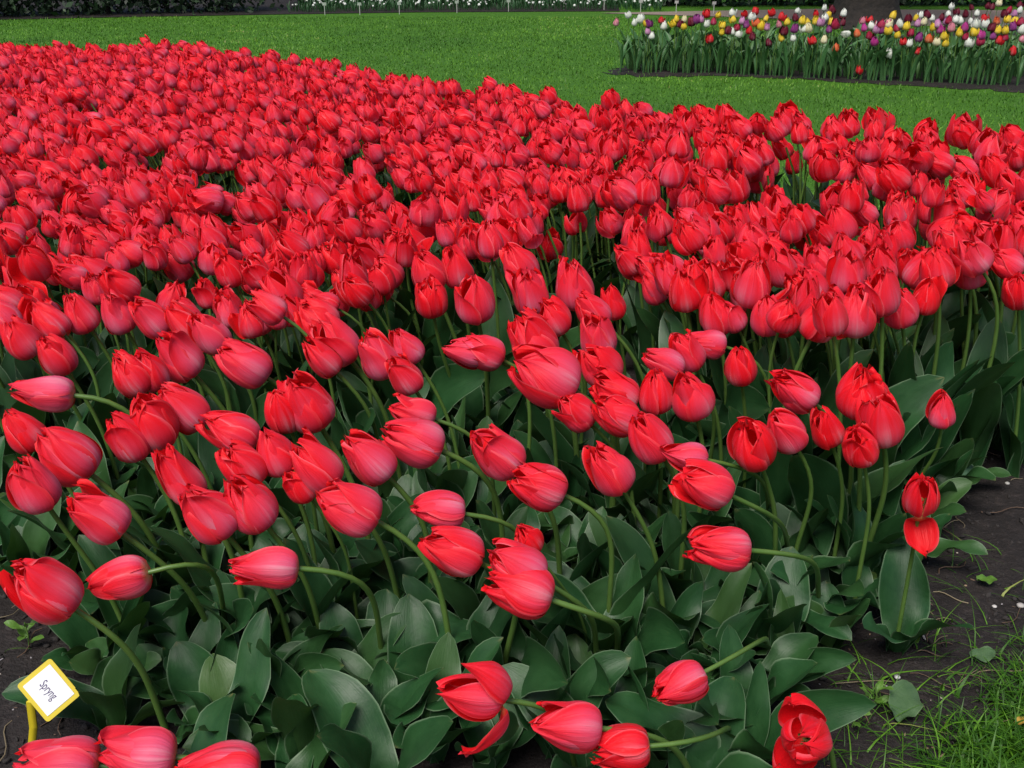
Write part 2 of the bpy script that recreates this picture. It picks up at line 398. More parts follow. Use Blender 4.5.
HAND = [
 # px, py, length px, lean deg, height, tint, label, options
 (47, 591, 74, 42, .37, .45, 'red tulip with loose ragged tips just above the yellow diamond label', dict(nleaf=1, open_=.3, flare=.25, ruffle=1.5)),
 (123, 580, 60, 105, .33, .35, 'small red tulip bent over sideways behind a crossing stem, beside the ragged one', dict(open_=.1, foot=(235, 660))),
 (98, 515, 68, 40, .41, .6, 'pink-red tulip on a long slanting stem with one petal lifting away at its side', dict(flare=.3, open_=.05)),
 (34, 486, 60, 18, .42, .7, 'plump pink tulip at the left edge below two overlapping red blooms', dict(open_=.0, fat=1.05)),
 (67, 455, 68, 38, .43, .55, 'wide glossy red tulip overlapping a smaller bloom near the left edge', dict(open_=.15, fat=1.08)),
 (24, 431, 50, 25, .44, .25, 'deep red tulip half hidden behind a wide bloom at the left edge', dict(open_=.2)),
 (46, 394, 60, 83, .43, .9, 'pale pink closed tulip lying level with its tip pointing left', dict(open_=-.1, fat=.9)),
 (57, 356, 46, 20, .43, .3, 'red tulip directly above the level pale pink one', dict(open_=.3)),
 (22, 340, 44, 25, .43, .4, 'crumpled red tulip at the left edge above the level pink one', dict(open_=.3, ruffle=1.5)),
 (62, 764, 80, 80, .17, .95, 'large magenta tulip cut by the bottom edge beside the foot of the label', dict(open_=-.1, foot=(180, 860))),
 (139, 756, 80, 80, .17, .85, 'magenta-pink tulip lying level at the bottom edge with its stem to the right', dict(open_=-.05, foot=(300, 815))),
 (222, 772, 84, 80, .15, .5, 'crinkled red tulip lying on the bottom edge below the round leaves', dict(open_=.0, ruffle=1.6, foot=(380, 820))),
 (268, 567, 68, 82, .37, .75, 'smooth pink-red tulip lying level on a hooked stem above the broad leaves', dict(open_=-.1, fat=.88, foot=(390, 690))),
 (208, 513, 68, 28, .41, .7, 'big smooth pink-red teardrop tulip with a dark fleck near its tip', dict(open_=-.1, fat=1.08)),
 (180, 478, 66, 26, .42, .45, 'narrow pointed red tulip tucked behind the big smooth teardrop one', dict(open_=-.12, fat=.85)),
 (250, 506, 62, 28, .41, .55, 'red tulip with a frayed top next to the big smooth teardrop one', dict(open_=.15, ruffle=1.4)),
 (350, 508, 68, 55, .41, .55, 'broad red tulip with one petal standing up, lowest of the middle-left cluster', dict(flare=.3, open_=.1, fat=1.05)),
 (368, 458, 64, 38, .43, .65, 'smooth pink-red egg-shaped tulip just above the broad one with a raised petal', dict(open_=-.08)),
 (275, 453, 54, 18, .44, .45, 'upright red tulip in the tight knot of seven left of centre', dict(open_=.05)),
 (316, 466, 62, 35, .43, .4, 'red tulip at the lower right corner of the tight knot left of centre', dict(open_=.12)),
 (244, 466, 52, 30, .43, .3, 'bright red tulip at the lower left corner of the tight knot left of centre', dict(open_=.3, ruffle=1.4)),
 (232, 432, 60, 55, .44, .35, 'flattened red tulip leaning out at the upper left of the tight knot', dict(open_=.15, ruffle=1.3)),
 (306, 404, 64, 24, .44, .5, 'tall glossy red tulip standing above the tight knot left of centre', dict(open_=.12, fat=1.05)),
 (284, 412, 48, 12, .43, .2, 'pure red tulip hidden behind the tall glossy one left of centre', dict(open_=.3)),
 (300, 486, 40, 30, .40, .1, 'small deep red bloom at the underside of the tight knot left of centre', dict(open_=.2)),
 (245, 364, 58, 50, .43, .8, 'light pink streaked tulip with a drooping petal on its left, stem to the right', dict(flare=.35, foot=(300, 470))),
 (415, 440, 64, 62, .43, .65, 'round pink tulip with a pale torn edge beside the bent long stems', dict(open_=.05, fat=1.08, foot=(510, 610))),
 (414, 413, 48, 68, .44, .5, 'pink-red tulip pressed against the back of the round torn-edged one', dict(open_=.0, foot=(500, 570))),
 (377, 356, 54, 25, .45, .9, 'pale pink-cheeked upright tulip in the triple bunch at the top of the long stems', dict(open_=.0)),
 (404, 375, 46, 30, .44, .4, 'round red tulip lowest in the triple bunch at the top of the long stems', dict(open_=-.1)),
 (406, 347, 42, 30, .46, 1.0, 'almost white-pink tulip at the right of the triple bunch', dict(open_=-.1, foot=(470, 540))),
 (336, 342, 56, 32, .45, .55, 'pink-red tulip forming a pair left of the triple bunch', dict(open_=.1)),
 (322, 358, 48, 38, .44, .3, 'narrow red tulip leaning left out of the pair beside the triple bunch', dict(open_=.1, fat=.85)),
 (440, 511, 56, 78, .40, .8, 'pale pink-red tulip lying level on a thick pale stem in the centre', dict(open_=.0, fat=.9, foot=(520, 640))),
 (454, 551, 66, 58, .38, .4, 'red tulip with overlapping smooth petals in the lower centre', dict(open_=.1, foot=(500, 720))),
 (517, 566, 66, 52, .37, .75, 'pink-flushed red tulip covering another bloom in the lower centre', dict(open_=.05, foot=(600, 690))),
 (521, 590, 72, 72, .34, .2, 'deep red open tulip beneath the pink-flushed one in the lower centre', dict(open_=.2, foot=(620, 680), toward=-.1)),
 (528, 541, 34, 30, .37, 0.0, 'small dark crimson double bloom peeping out behind the lower centre pair', dict(open_=.5, ruffle=2.0)),
 (497, 453, 64, 42, .42, .65, 'plump pink-red tulip with a smooth side in the middle, right of long stems', dict(open_=-.05, fat=1.02)),
 (539, 485, 60, 62, .41, .4, 'round red tulip with a pointed peak on an arched stem in the middle', dict(open_=.05, flare=.1, fat=1.06, foot=(610, 660))),
 (610, 470, 58, 30, .42, .5, 'solitary neat red tulip on a slender curved stem right of the middle', dict(open_=.05)),
 (545, 376, 74, 58, .46, .55, 'largest broad red tulip with a pale vertical streak, overlapping others in the middle', dict(open_=.2, fat=1.08)),
 (532, 342, 64, 30, .46, .3, 'bright red tulip rising behind the largest broad one in the middle', dict(open_=.1)),
 (467, 352, 44, 70, .45, .95, 'pale rose tulip leaning left on the near side of the leaning centre pair', dict(open_=.0, toward=.2)),
 (484, 352, 46, 62, .45, .7, 'rose tulip with torn petal edges in the leaning centre pair', dict(ruffle=1.6, open_=.1)),
 (475, 300, 52, 8, .50, .5, 'tall upright red tulip towering over the leaning pair on a thick stem', dict(open_=.2, fat=1.0, foot=(490, 470))),
 (600, 366, 50, 40, .44, .3, 'crumpled bright red tulip behind the crowded group right of centre', dict(open_=.3, ruffle=1.7)),
 (596, 336, 50, 15, .46, .7, 'streaked pink-red tulip standing above the crumpled group right of centre', dict(open_=.05)),
 (615, 392, 54, 50, .43, .2, 'vivid red tulip in the heart of the crumpled group right of centre', dict(open_=.2, ruffle=1.5)),
 (616, 415, 54, 58, .42, .3, 'red tulip leaning left at the bottom of the crumpled group right of centre', dict(open_=.1)),
 (576, 412, 46, 45, .41, .4, 'red tulip with a pale curled petal under the largest broad one', dict(open_=.2, flare=.2)),
 (650, 438, 58, 32, .42, .45, 'red tulip with a pale rolled edge hanging at the end of the crumpled group', dict(open_=.1, flare=.15)),
 (656, 392, 50, 8, .44, .3, 'upright red tulip on the left of the twin blooms right of centre', dict(open_=.1)),
 (691, 396, 54, 18, .44, .55, 'upright red tulip on the right of the twin blooms right of centre', dict(open_=.1, fat=1.05)),
 (665, 363, 44, 55, .45, .75, 'pink-red tulip lying across the top of the twin blooms', dict(open_=.0)),
 (687, 352, 46, 30, .45, .5, 'red tulip with a smooth pink side behind the twin blooms', dict(open_=.0)),
 (686, 456, 48, 75, .41, 1.0, 'pale pink tulip resting on top of a frayed red one right of centre', dict(open_=-.1, fat=.9, foot=(770, 560))),
 (706, 484, 60, 60, .40, .35, 'frayed red tulip crossed by a stem right of centre', dict(open_=.2, ruffle=1.4, foot=(790, 590))),
 (722, 548, 62, 80, .36, .45, 'crinkled red tulip hanging sideways on a hooked stem among low leaves', dict(open_=.1, ruffle=1.5, flare=.2, foot=(820, 625))),
 (740, 366, 44, 12, .45, .05, 'small pure red cup-shaped tulip standing alone above dark leaves', dict(open_=.25)),
 (716, 316, 46, 15, .48, .4, 'red tulip in a pair with a pink one, above the small red cup', dict(open_=.15, ruffle=1.3)),
 (732, 317, 36, 30, .48, .8, 'smooth pink tulip tucked beside a red one, above the small red cup', dict(open_=-.1)),
 (707, 343, 42, 75, .46, .7, 'pink-red tulip lying flat below the pair above the small red cup', dict(open_=.0)),
 (795, 391, 54, 55, .44, .6, 'red tulip with shining creases leaning left at the top of the right-hand trio', dict(open_=.05, ruffle=1.5)),
 (753, 446, 56, 25, .42, .05, 'wide open bright red tulip with shaggy petals in the right-hand trio', dict(open_=.5, ruffle=1.8, toward=.25)),
 (786, 432, 50, 35, .42, .6, 'pink-red tulip pressed against the wide open shaggy one', dict(open_=.2)),
 (826, 428, 46, 25, .42, .1, 'round bright red tulip between the shaggy one and the big clump', dict(open_=.1)),
 (862, 394, 54, 8, .46, .15, 'ruffled red tulip on top of the tall clump at the right', dict(open_=.4, ruffle=2.2, fat=1.2)),
 (880, 421, 60, 18, .44, .35, 'red tulip with a pale edge at the front of the tall clump at the right', dict(open_=.2)),
 (860, 447, 46, 20, .41, .05, 'deep red bloom hanging at the bottom of the tall clump at the right', dict(open_=.3, ruffle=1.5)),
 (921, 497, 46, 8, .37, .1, 'red tulip with one petal hanging down at the right edge of the bed', dict(open_=.35, hinges={0: 2.25}, ruffle=1.5, spin=-1.57, toward=.25)),
 (942, 410, 40, 10, .33, .8, 'dark rose tulip half wrapped by a green leaf at the right', dict(open_=-.15, wrap=True)),
 (473, 697, 66, 78, .27, .45, 'open red tulip near the bottom with one petal raised and one hanging', dict(open_=.35, hinges={0: .75, 2: .8}, spin=0.0, ruffle=1.3, foot=(580, 790), toward=.1)),
 (569, 726, 72, 78, .24, .7, 'glossy red tulip lying level at the bottom, its base touching another bloom', dict(open_=.05, foot=(700, 800))),
 (622, 748, 62, 95, .21, .05, 'red tulip at the bottom showing one broad round petal with a tan scar', dict(open_=.1, fat=1.0, foot=(735, 745), toward=.0)),
 (681, 684, 58, 100, .25, .45, 'cupped red tulip hanging over on a pale stem, low on the right', dict(open_=.15, toward=.5, foot=(770, 665))),
 (805, 738, 62, 45, .22, .2, 'wide open red tulip at the bottom edge beside the bare soil', dict(open_=.55, hinges={0: .8, 2: .5}, spin=3.6, ruffle=1.6, toward=.9, foot=(835, 800), nleaf=0)),
 (178, 357, 56, 32, .44, .65, 'long pink-red tulip leaning left at the back of the large loose cluster', dict(open_=-.05)),
 (131, 376, 48, 30, .44, .2, 'bright red ragged tulip at the upper left of the large loose cluster', dict(open_=.3, ruffle=1.7)),
 (150, 372, 46, 15, .44, .3, 'red tulip between the ragged and the long one in the loose cluster', dict(open_=.2)),
 (184, 408, 58, 36, .43, .55, 'red tulip with a split side at the right of the large loose cluster', dict(open_=.1)),
 (152, 424, 60, 18, .43, .15, 'wide vivid red tulip in the middle of the large loose cluster', dict(open_=.3, fat=1.05)),
 (128, 438, 56, 22, .42, .5, 'red tulip with a pale cheek at the lower left of the large loose cluster', dict(open_=.05)),
 (117, 314, 46, 18, .45, .75, 'pear-shaped pink-red tulip alone on a dark stem above the loose cluster', dict(open_=-.12)),
 (80, 314, 44, 22, .45, .5, 'red tulip leaning left beside the pear-shaped pink-red one', dict(open_=.0)),
 (152, 318, 46, 32, .45, .6, 'smooth red tulip at the right of the pear-shaped one', dict(open_=.0)),
 (211, 334, 46, 30, .45, .8, 'pale-faced red tulip above the light pink streaked one', dict(open_=.1)),
 (431, 299, 42, 6, .48, .1, 'ragged crown-shaped red tulip low left of the tall one on a thick stem', dict(open_=.35, ruffle=2.2)),
 (427, 272, 46, 20, .49, .35, 'red tulip with pale petal rims behind the ragged crown-shaped one', dict(open_=.2, ruffle=1.6)),
 (456, 268, 44, 10, .49, .25, 'red tulip beside the pale-rimmed one, above the tall thick-stemmed bloom', dict(open_=.1, ruffle=1.5)),
 (520, 266, 46, 28, .49, .45, 'red tulip topping the bunch just right of the tall thick-stemmed bloom', dict(open_=.15, ruffle=1.5)),
 (531, 294, 50, 12, .48, .9, 'pink-white streaked tulip with petals sticking out leftward, upper middle', dict(open_=.1, flare=.5, ruffle=1.6)),
 (574, 285, 56, 10, .49, .7, 'tall smooth pink-red tulip on the right of the pink-white streaked one', dict(open_=-.05)),
 (553, 318, 42, 30, .46, .15, 'red tulip with curled petals below the pink-white streaked one', dict(open_=.3, ruffle=1.8)),
 (592, 312, 44, 45, .47, .4, 'red tulip leaning left below the tall smooth pink-red one', dict(open_=.1)),
 (612, 303, 38, 15, .46, .0, 'dark red tulip in shade right of the tall smooth pink-red one', dict(open_=.0)),
 (1018, 292, 40, 20, .50, .05, 'bright red tulip cut by the right edge above green leaves', dict(open_=.3, toward=.3)),
]
for px, py, L, ang, h, tint, label, kw in HAND:
    kw = dict(kw); kw['fat'] = kw.get('fat', 1.0) * .92; kw['ruffle'] = kw.get('ruffle', 1.0) * 1.1; tw = kw.pop('toward', .12); ft = kw.pop('foot', None)
    hand(px, py, L, ang, h, tint, label, tw, ft, **kw)
N_HAND = len(plants)

# the crowd behind: planted about nine centimetres apart, with gaps
YM = lambda x: float(np.interp(x, [-200, 0, 250, 330, 450, 520, 600, 690, 760, 830, 900, 980, 1024, 1200], [320, 322, 330, 318, 252, 242, 285, 296, 318, 322, 318, 268, 262, 262]))
from mathutils import noise as mnoise, Vector
cell = {}
def free(p, d):
    i, j = int(p[0] // d), int(p[1] // d)
    return all((p[0] - q[0])**2 + (p[1] - q[1])**2 > d * d for a in (-1, 0, 1) for b in (-1, 0, 1) for q in cell.get((i + a, j + b), ()))
D = .066
HAND_PX = np.array([(h[0], h[1]) for h in HAND])
crowd = []
for _ in range(170000):
    y = R.uniform(1.2, 10.5); x = R.uniform(-7, 4.5)
    if abs(x) > .56 * y + .5: continue
    h = bloom_height(x, y) + R.normal(0, .03) - (R.uniform(.03, .13) if R.random() < .16 else 0)
    p = np.array([x, y, h])
    q = pix(p)
    if q[1] > YM(q[0]) or q[0] < -70 or q[0] > 1090: continue
    if not inside(p, BED): continue
    n = mnoise.noise(Vector((x * 2.6, y * 1.7, 4.0)))
    gapping = np.interp(y, [2, 3.2, 5.5], [.26, .25, .40])
    if n > gapping: continue
    if not free(p, D): continue
    if np.min((HAND_PX[:, 0] - q[0])**2 + (HAND_PX[:, 1] - q[1])**2) < 26**2: continue
    cell.setdefault((int(x // D), int(y // D)), []).append(p)
    crowd.append(p)
crowd.sort(key=lambda p: depth(p))
for p in crowd:
    a = math.radians(np.clip(R.normal(20, 17), -20, 72))
    az = R.normal(0, .22)
    axis = np.array([-math.sin(a), -abs(az) * .6 - .02 + az * .4, math.cos(a)])
    L = R.normal(.087, .009) * np.interp(p[0], [-3, 0, 1.5], [1.0, 1.0, 1.06])
    G = p[:2] + np.array([.30 * p[2] * math.sin(a) + R.normal(.015, .02), R.normal(.02, .03)])
    tint = float(np.clip(R.beta(1.1, 1.2) * np.interp(p[0], [-2, 1.5], [1.0, .75]), 0, 1))
    plan(p, axis, L, G, tint, big=float(np.clip(p[2] / .40, 1.0, 1.4)))
N_OBJ = 300
front_crowd = plants[N_HAND:N_OBJ]; back_crowd = plants[N_OBJ:]
print('red tulips', len(plants), 'row of last single', pix(plants[N_OBJ - 1].P))

ROWS = [(285, 'at the near fringe'), (245, 'just behind the fringe'), (210, 'mid-crowd'), (0, 'deep in the crowd')]
COLS = [(70, 'by the left edge'), (165, 'well left'), (265, 'left of centre'), (365, 'a little left of centre'), (465, 'below the open lawn'), (560, 'in the middle'),
        (650, 'a little right of centre'), (740, 'right of centre'), (830, 'in line with the tree trunk'), (930, 'well right'), (2000, 'by the right edge')]
def crowd_label(p):
    q = pix(p.P)
    t = 'pure red' if p.tint < .22 else 'red' if p.tint < .42 else 'pink-tinged' if p.tint < .62 else 'rosy pink'
    o = p.kw['open_']; s = 'closed' if o < .02 else 'part-open' if o < .2 else 'cupped' if o < .4 else 'wide-open'
    a = math.degrees(math.atan2(-p.axis[0], p.axis[2]))
    l = 'tilted right' if a < -5 else 'upright' if a < 9 else 'tilted left' if a < 26 else 'bowed left'
    r = next(w for y, w in ROWS if q[1] > y); c = next(w for x, w in COLS if q[0] < x)
    return f'{t} {s} tulip {l}, {c} {r}'
for p in plants[N_HAND:]:
    p.kw = dict(open_=float(R.choice([-.05, .1, .25, .5], p=[.3, .33, .22, .15])), ruffle=float(R.uniform(.9, 2.2)), flare=float(max(0, R.normal(0.02, .32))), fat=float(R.uniform(.86, 1.05)))
for p in front_crowd: p.label = crowd_label(p)

# leaf shapes to draw on
LEAVES = []
for k in range(36):
    g = leaf_geo(R, .235 * R.uniform(.85, 1.15), R.uniform(.058, .085), R.uniform(4, 16), R.uniform(25, 85), 11, 17, R.uniform(.8, 2.0), R.uniform(.5, 1.0))
    LEAVES.append(mesh('leaf', g[0], g[1], (M_LEAF,), g[2]))
LOWBROAD = []
for k in range(16):
    g = leaf_geo(R, .18 * R.uniform(.8, 1.2), R.uniform(.070, .10), R.uniform(8, 34), R.uniform(45, 115), 13, 19, R.uniform(1.2, 2.8), R.uniform(.5, 1.0))
    LOWBROAD.append(mesh('leaf', g[0], g[1], (M_LEAF,), g[2]))

def pistil_geo():
    s = Soup()
    V, Fc, UV = tube([(0, 0, .03), (0, 0, .2), (0, 0, .36), (0, 0, .40)], [.05, .055, .04, .07], 6); s.add(V, Fc, UV)
    for k in range(6):
        a = k * math.pi / 3
        V, Fc, UV = tube([(.03 * math.cos(a), .03 * math.sin(a), .03), (.12 * math.cos(a), .12 * math.sin(a), .2), (.14 * math.cos(a), .14 * math.sin(a), .36)], [.012, .02, .025], 5); s.add(V, Fc, UV)
    return s.build('pistil', (M_PISTIL,))
PISTIL = pistil_geo()
def make_tulip(p, detail):
    root = obj('red_tulip', None, loc=p.G.tolist(), label=p.label, category='red tulip', group='red tulips in the large bed')
    root.empty_display_size = .05
    r0 = .0044 * (p.L / .09)
    V, Fc, UV = tube(p.S - p.G, np.linspace(r0 * 1.15, r0 * .9, len(p.S)), 8 if detail else 6)
    obj('stem', mesh('stem', V, Fc, (M_STEM,), UV), root)
    kw = dict(p.kw); spin = kw.pop('spin', R.uniform(0, 6.28)); wrap = kw.pop('wrap', False)
    ps = bloom_petals(R, 0 if detail else 1, **kw)
    M = frame(p.axis, spin) * p.L
    s = Soup()
    use = ps[:3] if detail else ps
    for V, Fc, UV in use: s.add(V @ M.T, Fc, UV)
    head = obj('bloom', s.build('bloom', (M_RED,)), root, (p.B - p.G).tolist(), tint=p.tint)
    if detail:
        for V, Fc, UV in ps[3:]:
            obj('petal', mesh('petal', V @ M.T, Fc, (M_RED,), UV), head, tint=float(np.clip(p.tint + R.normal(0, .08), 0, 1)))
        if p.kw.get('open_', 0) > .3:
            pi = obj('pistil', PISTIL, head); pi.rotation_euler = __import__('mathutils').Matrix(frame(p.axis, spin).tolist()).to_euler(); pi.scale = (p.L,) * 3
    n = p.nleaf; a0 = R.uniform(0, 6.28)
    for k in range(n):
        low = detail and (k < 2 and p.P[2] < .45 or p.P[2] < .38)
        o = obj('leaf', (LOWBROAD if low and R.random() < .9 else LEAVES)[R.integers(0, 16)], root)
        o.rotation_euler = (0, 0, a0 + k * 6.28 / n + R.normal(0, .35))
        sc = R.uniform(.8, 1.12) * (p.big if detail else 1.1 * p.big); o.scale = (sc, sc, sc * (R.uniform(.95, 1.1) if detail else R.uniform(1.0, 1.3))); o['tint'] = float(max(0, R.normal(0, .15)))
    if wrap:
        for a in (-2.1, -.7):
            o = obj('leaf', LEAVES[3 if a < -1 else 8], root, (0, 0, p.B[2] - .17)); o.rotation_euler = (0, 0, a); o.scale = (.75, .85, .85)
    return root
for i, p in enumerate(plants[:N_OBJ]): make_tulip(p, i < N_HAND)

# plants that have not flowered, filling the front of the bed with leaves
def foliage_plant(x, y, label, n=4, s=1.0):
    root = obj('tulip_plant', None, loc=(x, y, .004), label=label, category='plant', group='flowerless tulip plants')
    a0 = R.uniform(0, 6.28)
    for k in range(n):
        o = obj('leaf', (LOWBROAD if R.random() < .70 else LEAVES)[R.integers(0, 16)], root)
        o.rotation_euler = (0, 0, a0 + k * 6.28 / n + R.normal(0, .3)); sc = .92 * s * R.uniform(.8, 1.15); o.scale = (sc, sc, sc * R.uniform(.9, 1.15)); o['tint'] = float(max(0, R.normal(.05, .3)))
taken = [p.G[:2] for p in plants[:N_OBJ]]
n_fp = 0
ROWF = [(700, 'at the bottom of the picture'), (620, 'near the lowest blooms'), (540, 'under the front blooms'), (0, 'behind the front clusters')]
COLF = [(150, 'close to the yellow label'), (300, 'left of centre'), (450, 'a little left of centre'), (600, 'in the middle'), (740, 'right of centre'), (870, 'towards the bare soil'), (5000, 'on the right-hand rim')]
for _ in range(16000):
    y = R.uniform(1.25, 3.2); x = R.uniform(-1.4, 1.7); q = pix((x, y, .1))
    if not inside((x, y), BED) or q[1] < (345 if q[0] > 650 else 400) or q[1] > 900 or q[0] < -60 or q[0] > 1080 or (q[0] < 108 and q[1] > 640) or (q[0] < 190 and q[1] > 705): continue
    if min((x - t[0])**2 + (y - t[1])**2 for t in taken) < .070**2: continue
    taken.append(np.array([x, y])); n_fp += 1
    r = next(w for t, w in ROWF if q[1] > t); c = next(w for t, w in COLF if q[0] < t)
    foliage_plant(x, y, f'flowerless tulip plant {c}, {r}', 5, R.uniform(.8, 1.1))
print('foliage plants', n_fp)

# the far part of the crowd: one object
soup = Soup()
LOWB = [bloom_petals(R, 2, open_=o, ruffle=1.5, fat=f, flare=fl) for o, f, fl in ((-.05, .95, 0), (.1, 1, .1), (.1, 1.05, .2), (.25, 1, .1), (.5, 1, .1), (.3, .95, .2), (0, 1, .1), (.15, 1, 0), (.4, 1.05, .1), (.05, .9, 0))]
LOWL = [leaf_geo(R, .25, .055, 8, R.uniform(30, 90), 5, 7, .8, .8) for _ in range(10)]
for p in back_crowd:
    M = frame(p.axis, R.uniform(0, 6.28)) * p.L
    for V, Fc, UV in LOWB[R.integers(0, len(LOWB))]: soup.add(V @ M.T + p.B, Fc, UV, 0, p.tint)
    V, Fc, UV = tube(p.S[::3], .004, 4); soup.add(V, Fc, UV, 1)
    for k in range(2):
        V, Fc, UV = LOWL[R.integers(0, 10)]
        soup.add(rotz(V * R.uniform(.9, 1.25) * p.big, R.uniform(0, 6.28)) + p.G, Fc, UV, 2, max(0, R.normal(0, .15)))
obj('red_tulips', soup.build('red_tulips', (M_RED, M_STEM, M_LEAF)), kind='stuff', label='packed mass of red tulips filling the back of the large bed', category='tulips')

# ------------------------------------------------------------------ plant label with writing
def sign():
    m_y = flat('yellow_plastic', (.56, .44, .02), .35); m_w = flat('white_card', (.68, .70, .72), .4); m_k = flat('violet_ink', (.05, .03, .12), .6)
    cpt = at(49, 690, .155); foot = at(33, 765, .0); 
    root = obj('plant_label', None, loc=(foot[0], foot[1], .004), label='yellow plastic plant label with a tilted white card, stuck in soil beside the tulips', category='plant label')
    import bmesh
    from mathutils import Matrix
    # in the card's own plane: x along the writing, y up the writing; the card leans back and is turned on its corner
    n = np.array([.16, -.80, .58]); n /= np.linalg.norm(n)
    z = depth(cpt); k = z / F
    camR = np.array([1., 0, 0]); camU = np.array([0, ST, CT]); fw = np.array([0, CT, -ST])
    def on_plane(dx, dy):          # picture offset of a corner -> point in the card's plane
        d = camR * ((49 + dx - 512) / F) + camU * ((384 - (690 + dy)) / F) + fw
        o = np.array([0, 0, CAM_H]); t = np.dot(cpt - o, n) / np.dot(d, n); return o + d * t
    T, Rr, Bt, Lf = (on_plane(*q) for q in ((-1, -36), (29.5, 0), (2, 36), (-29.5, -2)))
    ex = ((Rr - T) + (Bt - Lf)) / 2; wx = np.linalg.norm(ex); ex /= wx
    ey = ((T - Lf) + (Rr - Bt)) / 2; ey -= ex * np.dot(ex, ey); wy = np.linalg.norm(ey); ey /= wy
    ez = np.cross(ex, ey)
    mat = Matrix(((ex[0], ey[0], ez[0], cpt[0] - foot[0]), (ex[1], ey[1], ez[1], cpt[1] - foot[1]), (ex[2], ey[2], ez[2], cpt[2] - .004), (0, 0, 0, 1)))
    def plate(name, w, h, d, zo, mt, bev):
        bm = bmesh.new(); bmesh.ops.create_cube(bm, size=1)
        for v in bm.verts: v.co.x *= w; v.co.y *= h; v.co.z = v.co.z * d + zo
        bmesh.ops.bevel(bm, geom=[e for e in bm.edges if abs(e.verts[0].co.z - e.verts[1].co.z) > d * .5], offset=bev, segments=4, profile=.5, affect='EDGES')
        me = bpy.data.meshes.new(name); bm.to_mesh(me); bm.free(); me.materials.append(mt); me.transform(mat); return obj(name, me, root)
    pl = plate('plate', wx, wy, .0024, 0, m_y, .005)
    cd = plate('card', wx * .80, wy * .80, .0006, .0017, m_w, .001); cd.parent = pl
    cu = bpy.data.curves.new('writing', 'FONT'); cu.body = 'Spryng'; cu.align_x = 'CENTER'; cu.align_y = 'CENTER'; cu.size = wx * .185; cu.extrude = .0001; cu.offset = 0.0
    tmp = bpy.data.objects.new('writing', cu); C.link(tmp); dg = bpy.context.evaluated_depsgraph_get()
    me = bpy.data.meshes.new_from_object(tmp.evaluated_get(dg)); bpy.data.objects.remove(tmp)
    me.materials.clear(); me.materials.append(m_k)
    me.transform(mat @ Matrix.Translation((0, 0, .0023)) @ Matrix.Diagonal((.84, 1.35, 1, 1))); obj('writing', me, pl)
    # stake: a flat strip from the lower edge of the plate down into the soil
    a = on_plane(-19, 14) - foot; a[2] += 0; a = a - ez * .0045
    pts = np.array([a + ey * .006, a, a * np.array([.75, .7, .6]), a * np.array([.3, .3, .3]), np.array([0, 0, -.03])])
    s = Soup(); wd = .0062
    for i in range(len(pts) - 1):
        p, q = pts[i], pts[i + 1]; side = np.array([wd, 0, 0]); dp = np.array([0, .0016, 0])
        V = np.array([p - side - dp, p + side - dp, p + side + dp, p - side + dp, q - side - dp, q + side - dp, q + side + dp, q - side + dp])
        s.add(V, np.array([[0, 1, 5, 4], [1, 2, 6, 5], [2, 3, 7, 6], [3, 0, 4, 7]]), np.zeros((8, 2)))
    obj('stake', s.build('stake', (m_y,), False), root)
sign()

# ------------------------------------------------------------------ mixed bed on the far lawn
def mixed_palette():
    mk = petal_material; g = (.4, .45, .15)
    return dict(white=mk('white_petal', (.74, .76, .70), (.80, .82, .74), (.7, .7, .6), g), cream=mk('cream_petal', (.72, .66, .42), (.78, .74, .55), (.7, .6, .3), g),
        yellow=mk('yellow_petal', (.76, .55, .03), (.80, .62, .10), (.7, .5, .02), g), red=mk('scarlet_petal', (.58, .012, .016), (.62, .05, .06), (.5, .01, .01), g),
        crimson=mk('crimson_petal', (.36, .010, .045), (.45, .05, .12), (.3, .01, .03), g), maroon=mk('maroon_petal', (.13, .008, .022), (.18, .02, .05), (.1, .005, .01), g),
        magenta=mk('magenta_petal', (.42, .025, .22), (.50, .10, .32), (.4, .02, .2), g), purple=mk('purple_petal', (.24, .03, .19), (.34, .10, .28), (.2, .02, .15), g),
        lilac=mk('lilac_petal', (.50, .20, .40), (.60, .36, .52), (.4, .2, .4), g), pink=mk('pink_petal', (.66, .22, .30), (.74, .42, .46), (.6, .2, .2), g),
        orange=mk('orange_petal', (.66, .10, .03), (.72, .30, .12), (.6, .1, .02), g))
PAL = mixed_palette()
A, B_, C_ = [], [], []
T1 = 'pink105,140 white183,90 white222,140 white258,118 yellow290,145 purple310,148 lilac305,195 white330,225 red392,125 white408,160 yellow490,118 yellow468,145 cream540,120 maroon515,150 yellow538,165 maroon582,138 purple622,120 lilac650,120 red685,85 white685,150 crimson727,135 yellow760,90 white845,78 yellow852,120 yellow788,158 yellow780,200 maroon820,192 white848,198 red705,245 crimson880,172 white884,215'
T2 = 'red30,85 red95,70 white75,105 lilac15,130 purple40,150 orange108,140 yellow138,160 yellow168,115 red207,75 red60,190 maroon82,230 maroon180,268 lilac175,170 pink250,150 red268,100 yellow300,135 maroon355,110 white370,65 yellow400,125 yellow430,140 purple350,180 maroon285,195 yellow265,240 white340,240 white412,180 cream440,170 yellow485,128 red487,85 white540,48 white545,105 yellow563,95 lilac510,140 yellow585,135 maroon588,60 crimson610,150 white665,80 maroon655,98 white670,215 red468,255 cream540,250 orange615,305 purple570,185 maroon660,140 red760,465 orange750,210 magenta795,175 pink790,130 red835,120 white840,160 lilac870,185 purple905,185 crimson905,150 magenta860,262 crimson830,225 yellow945,190 cream955,150 white955,340'
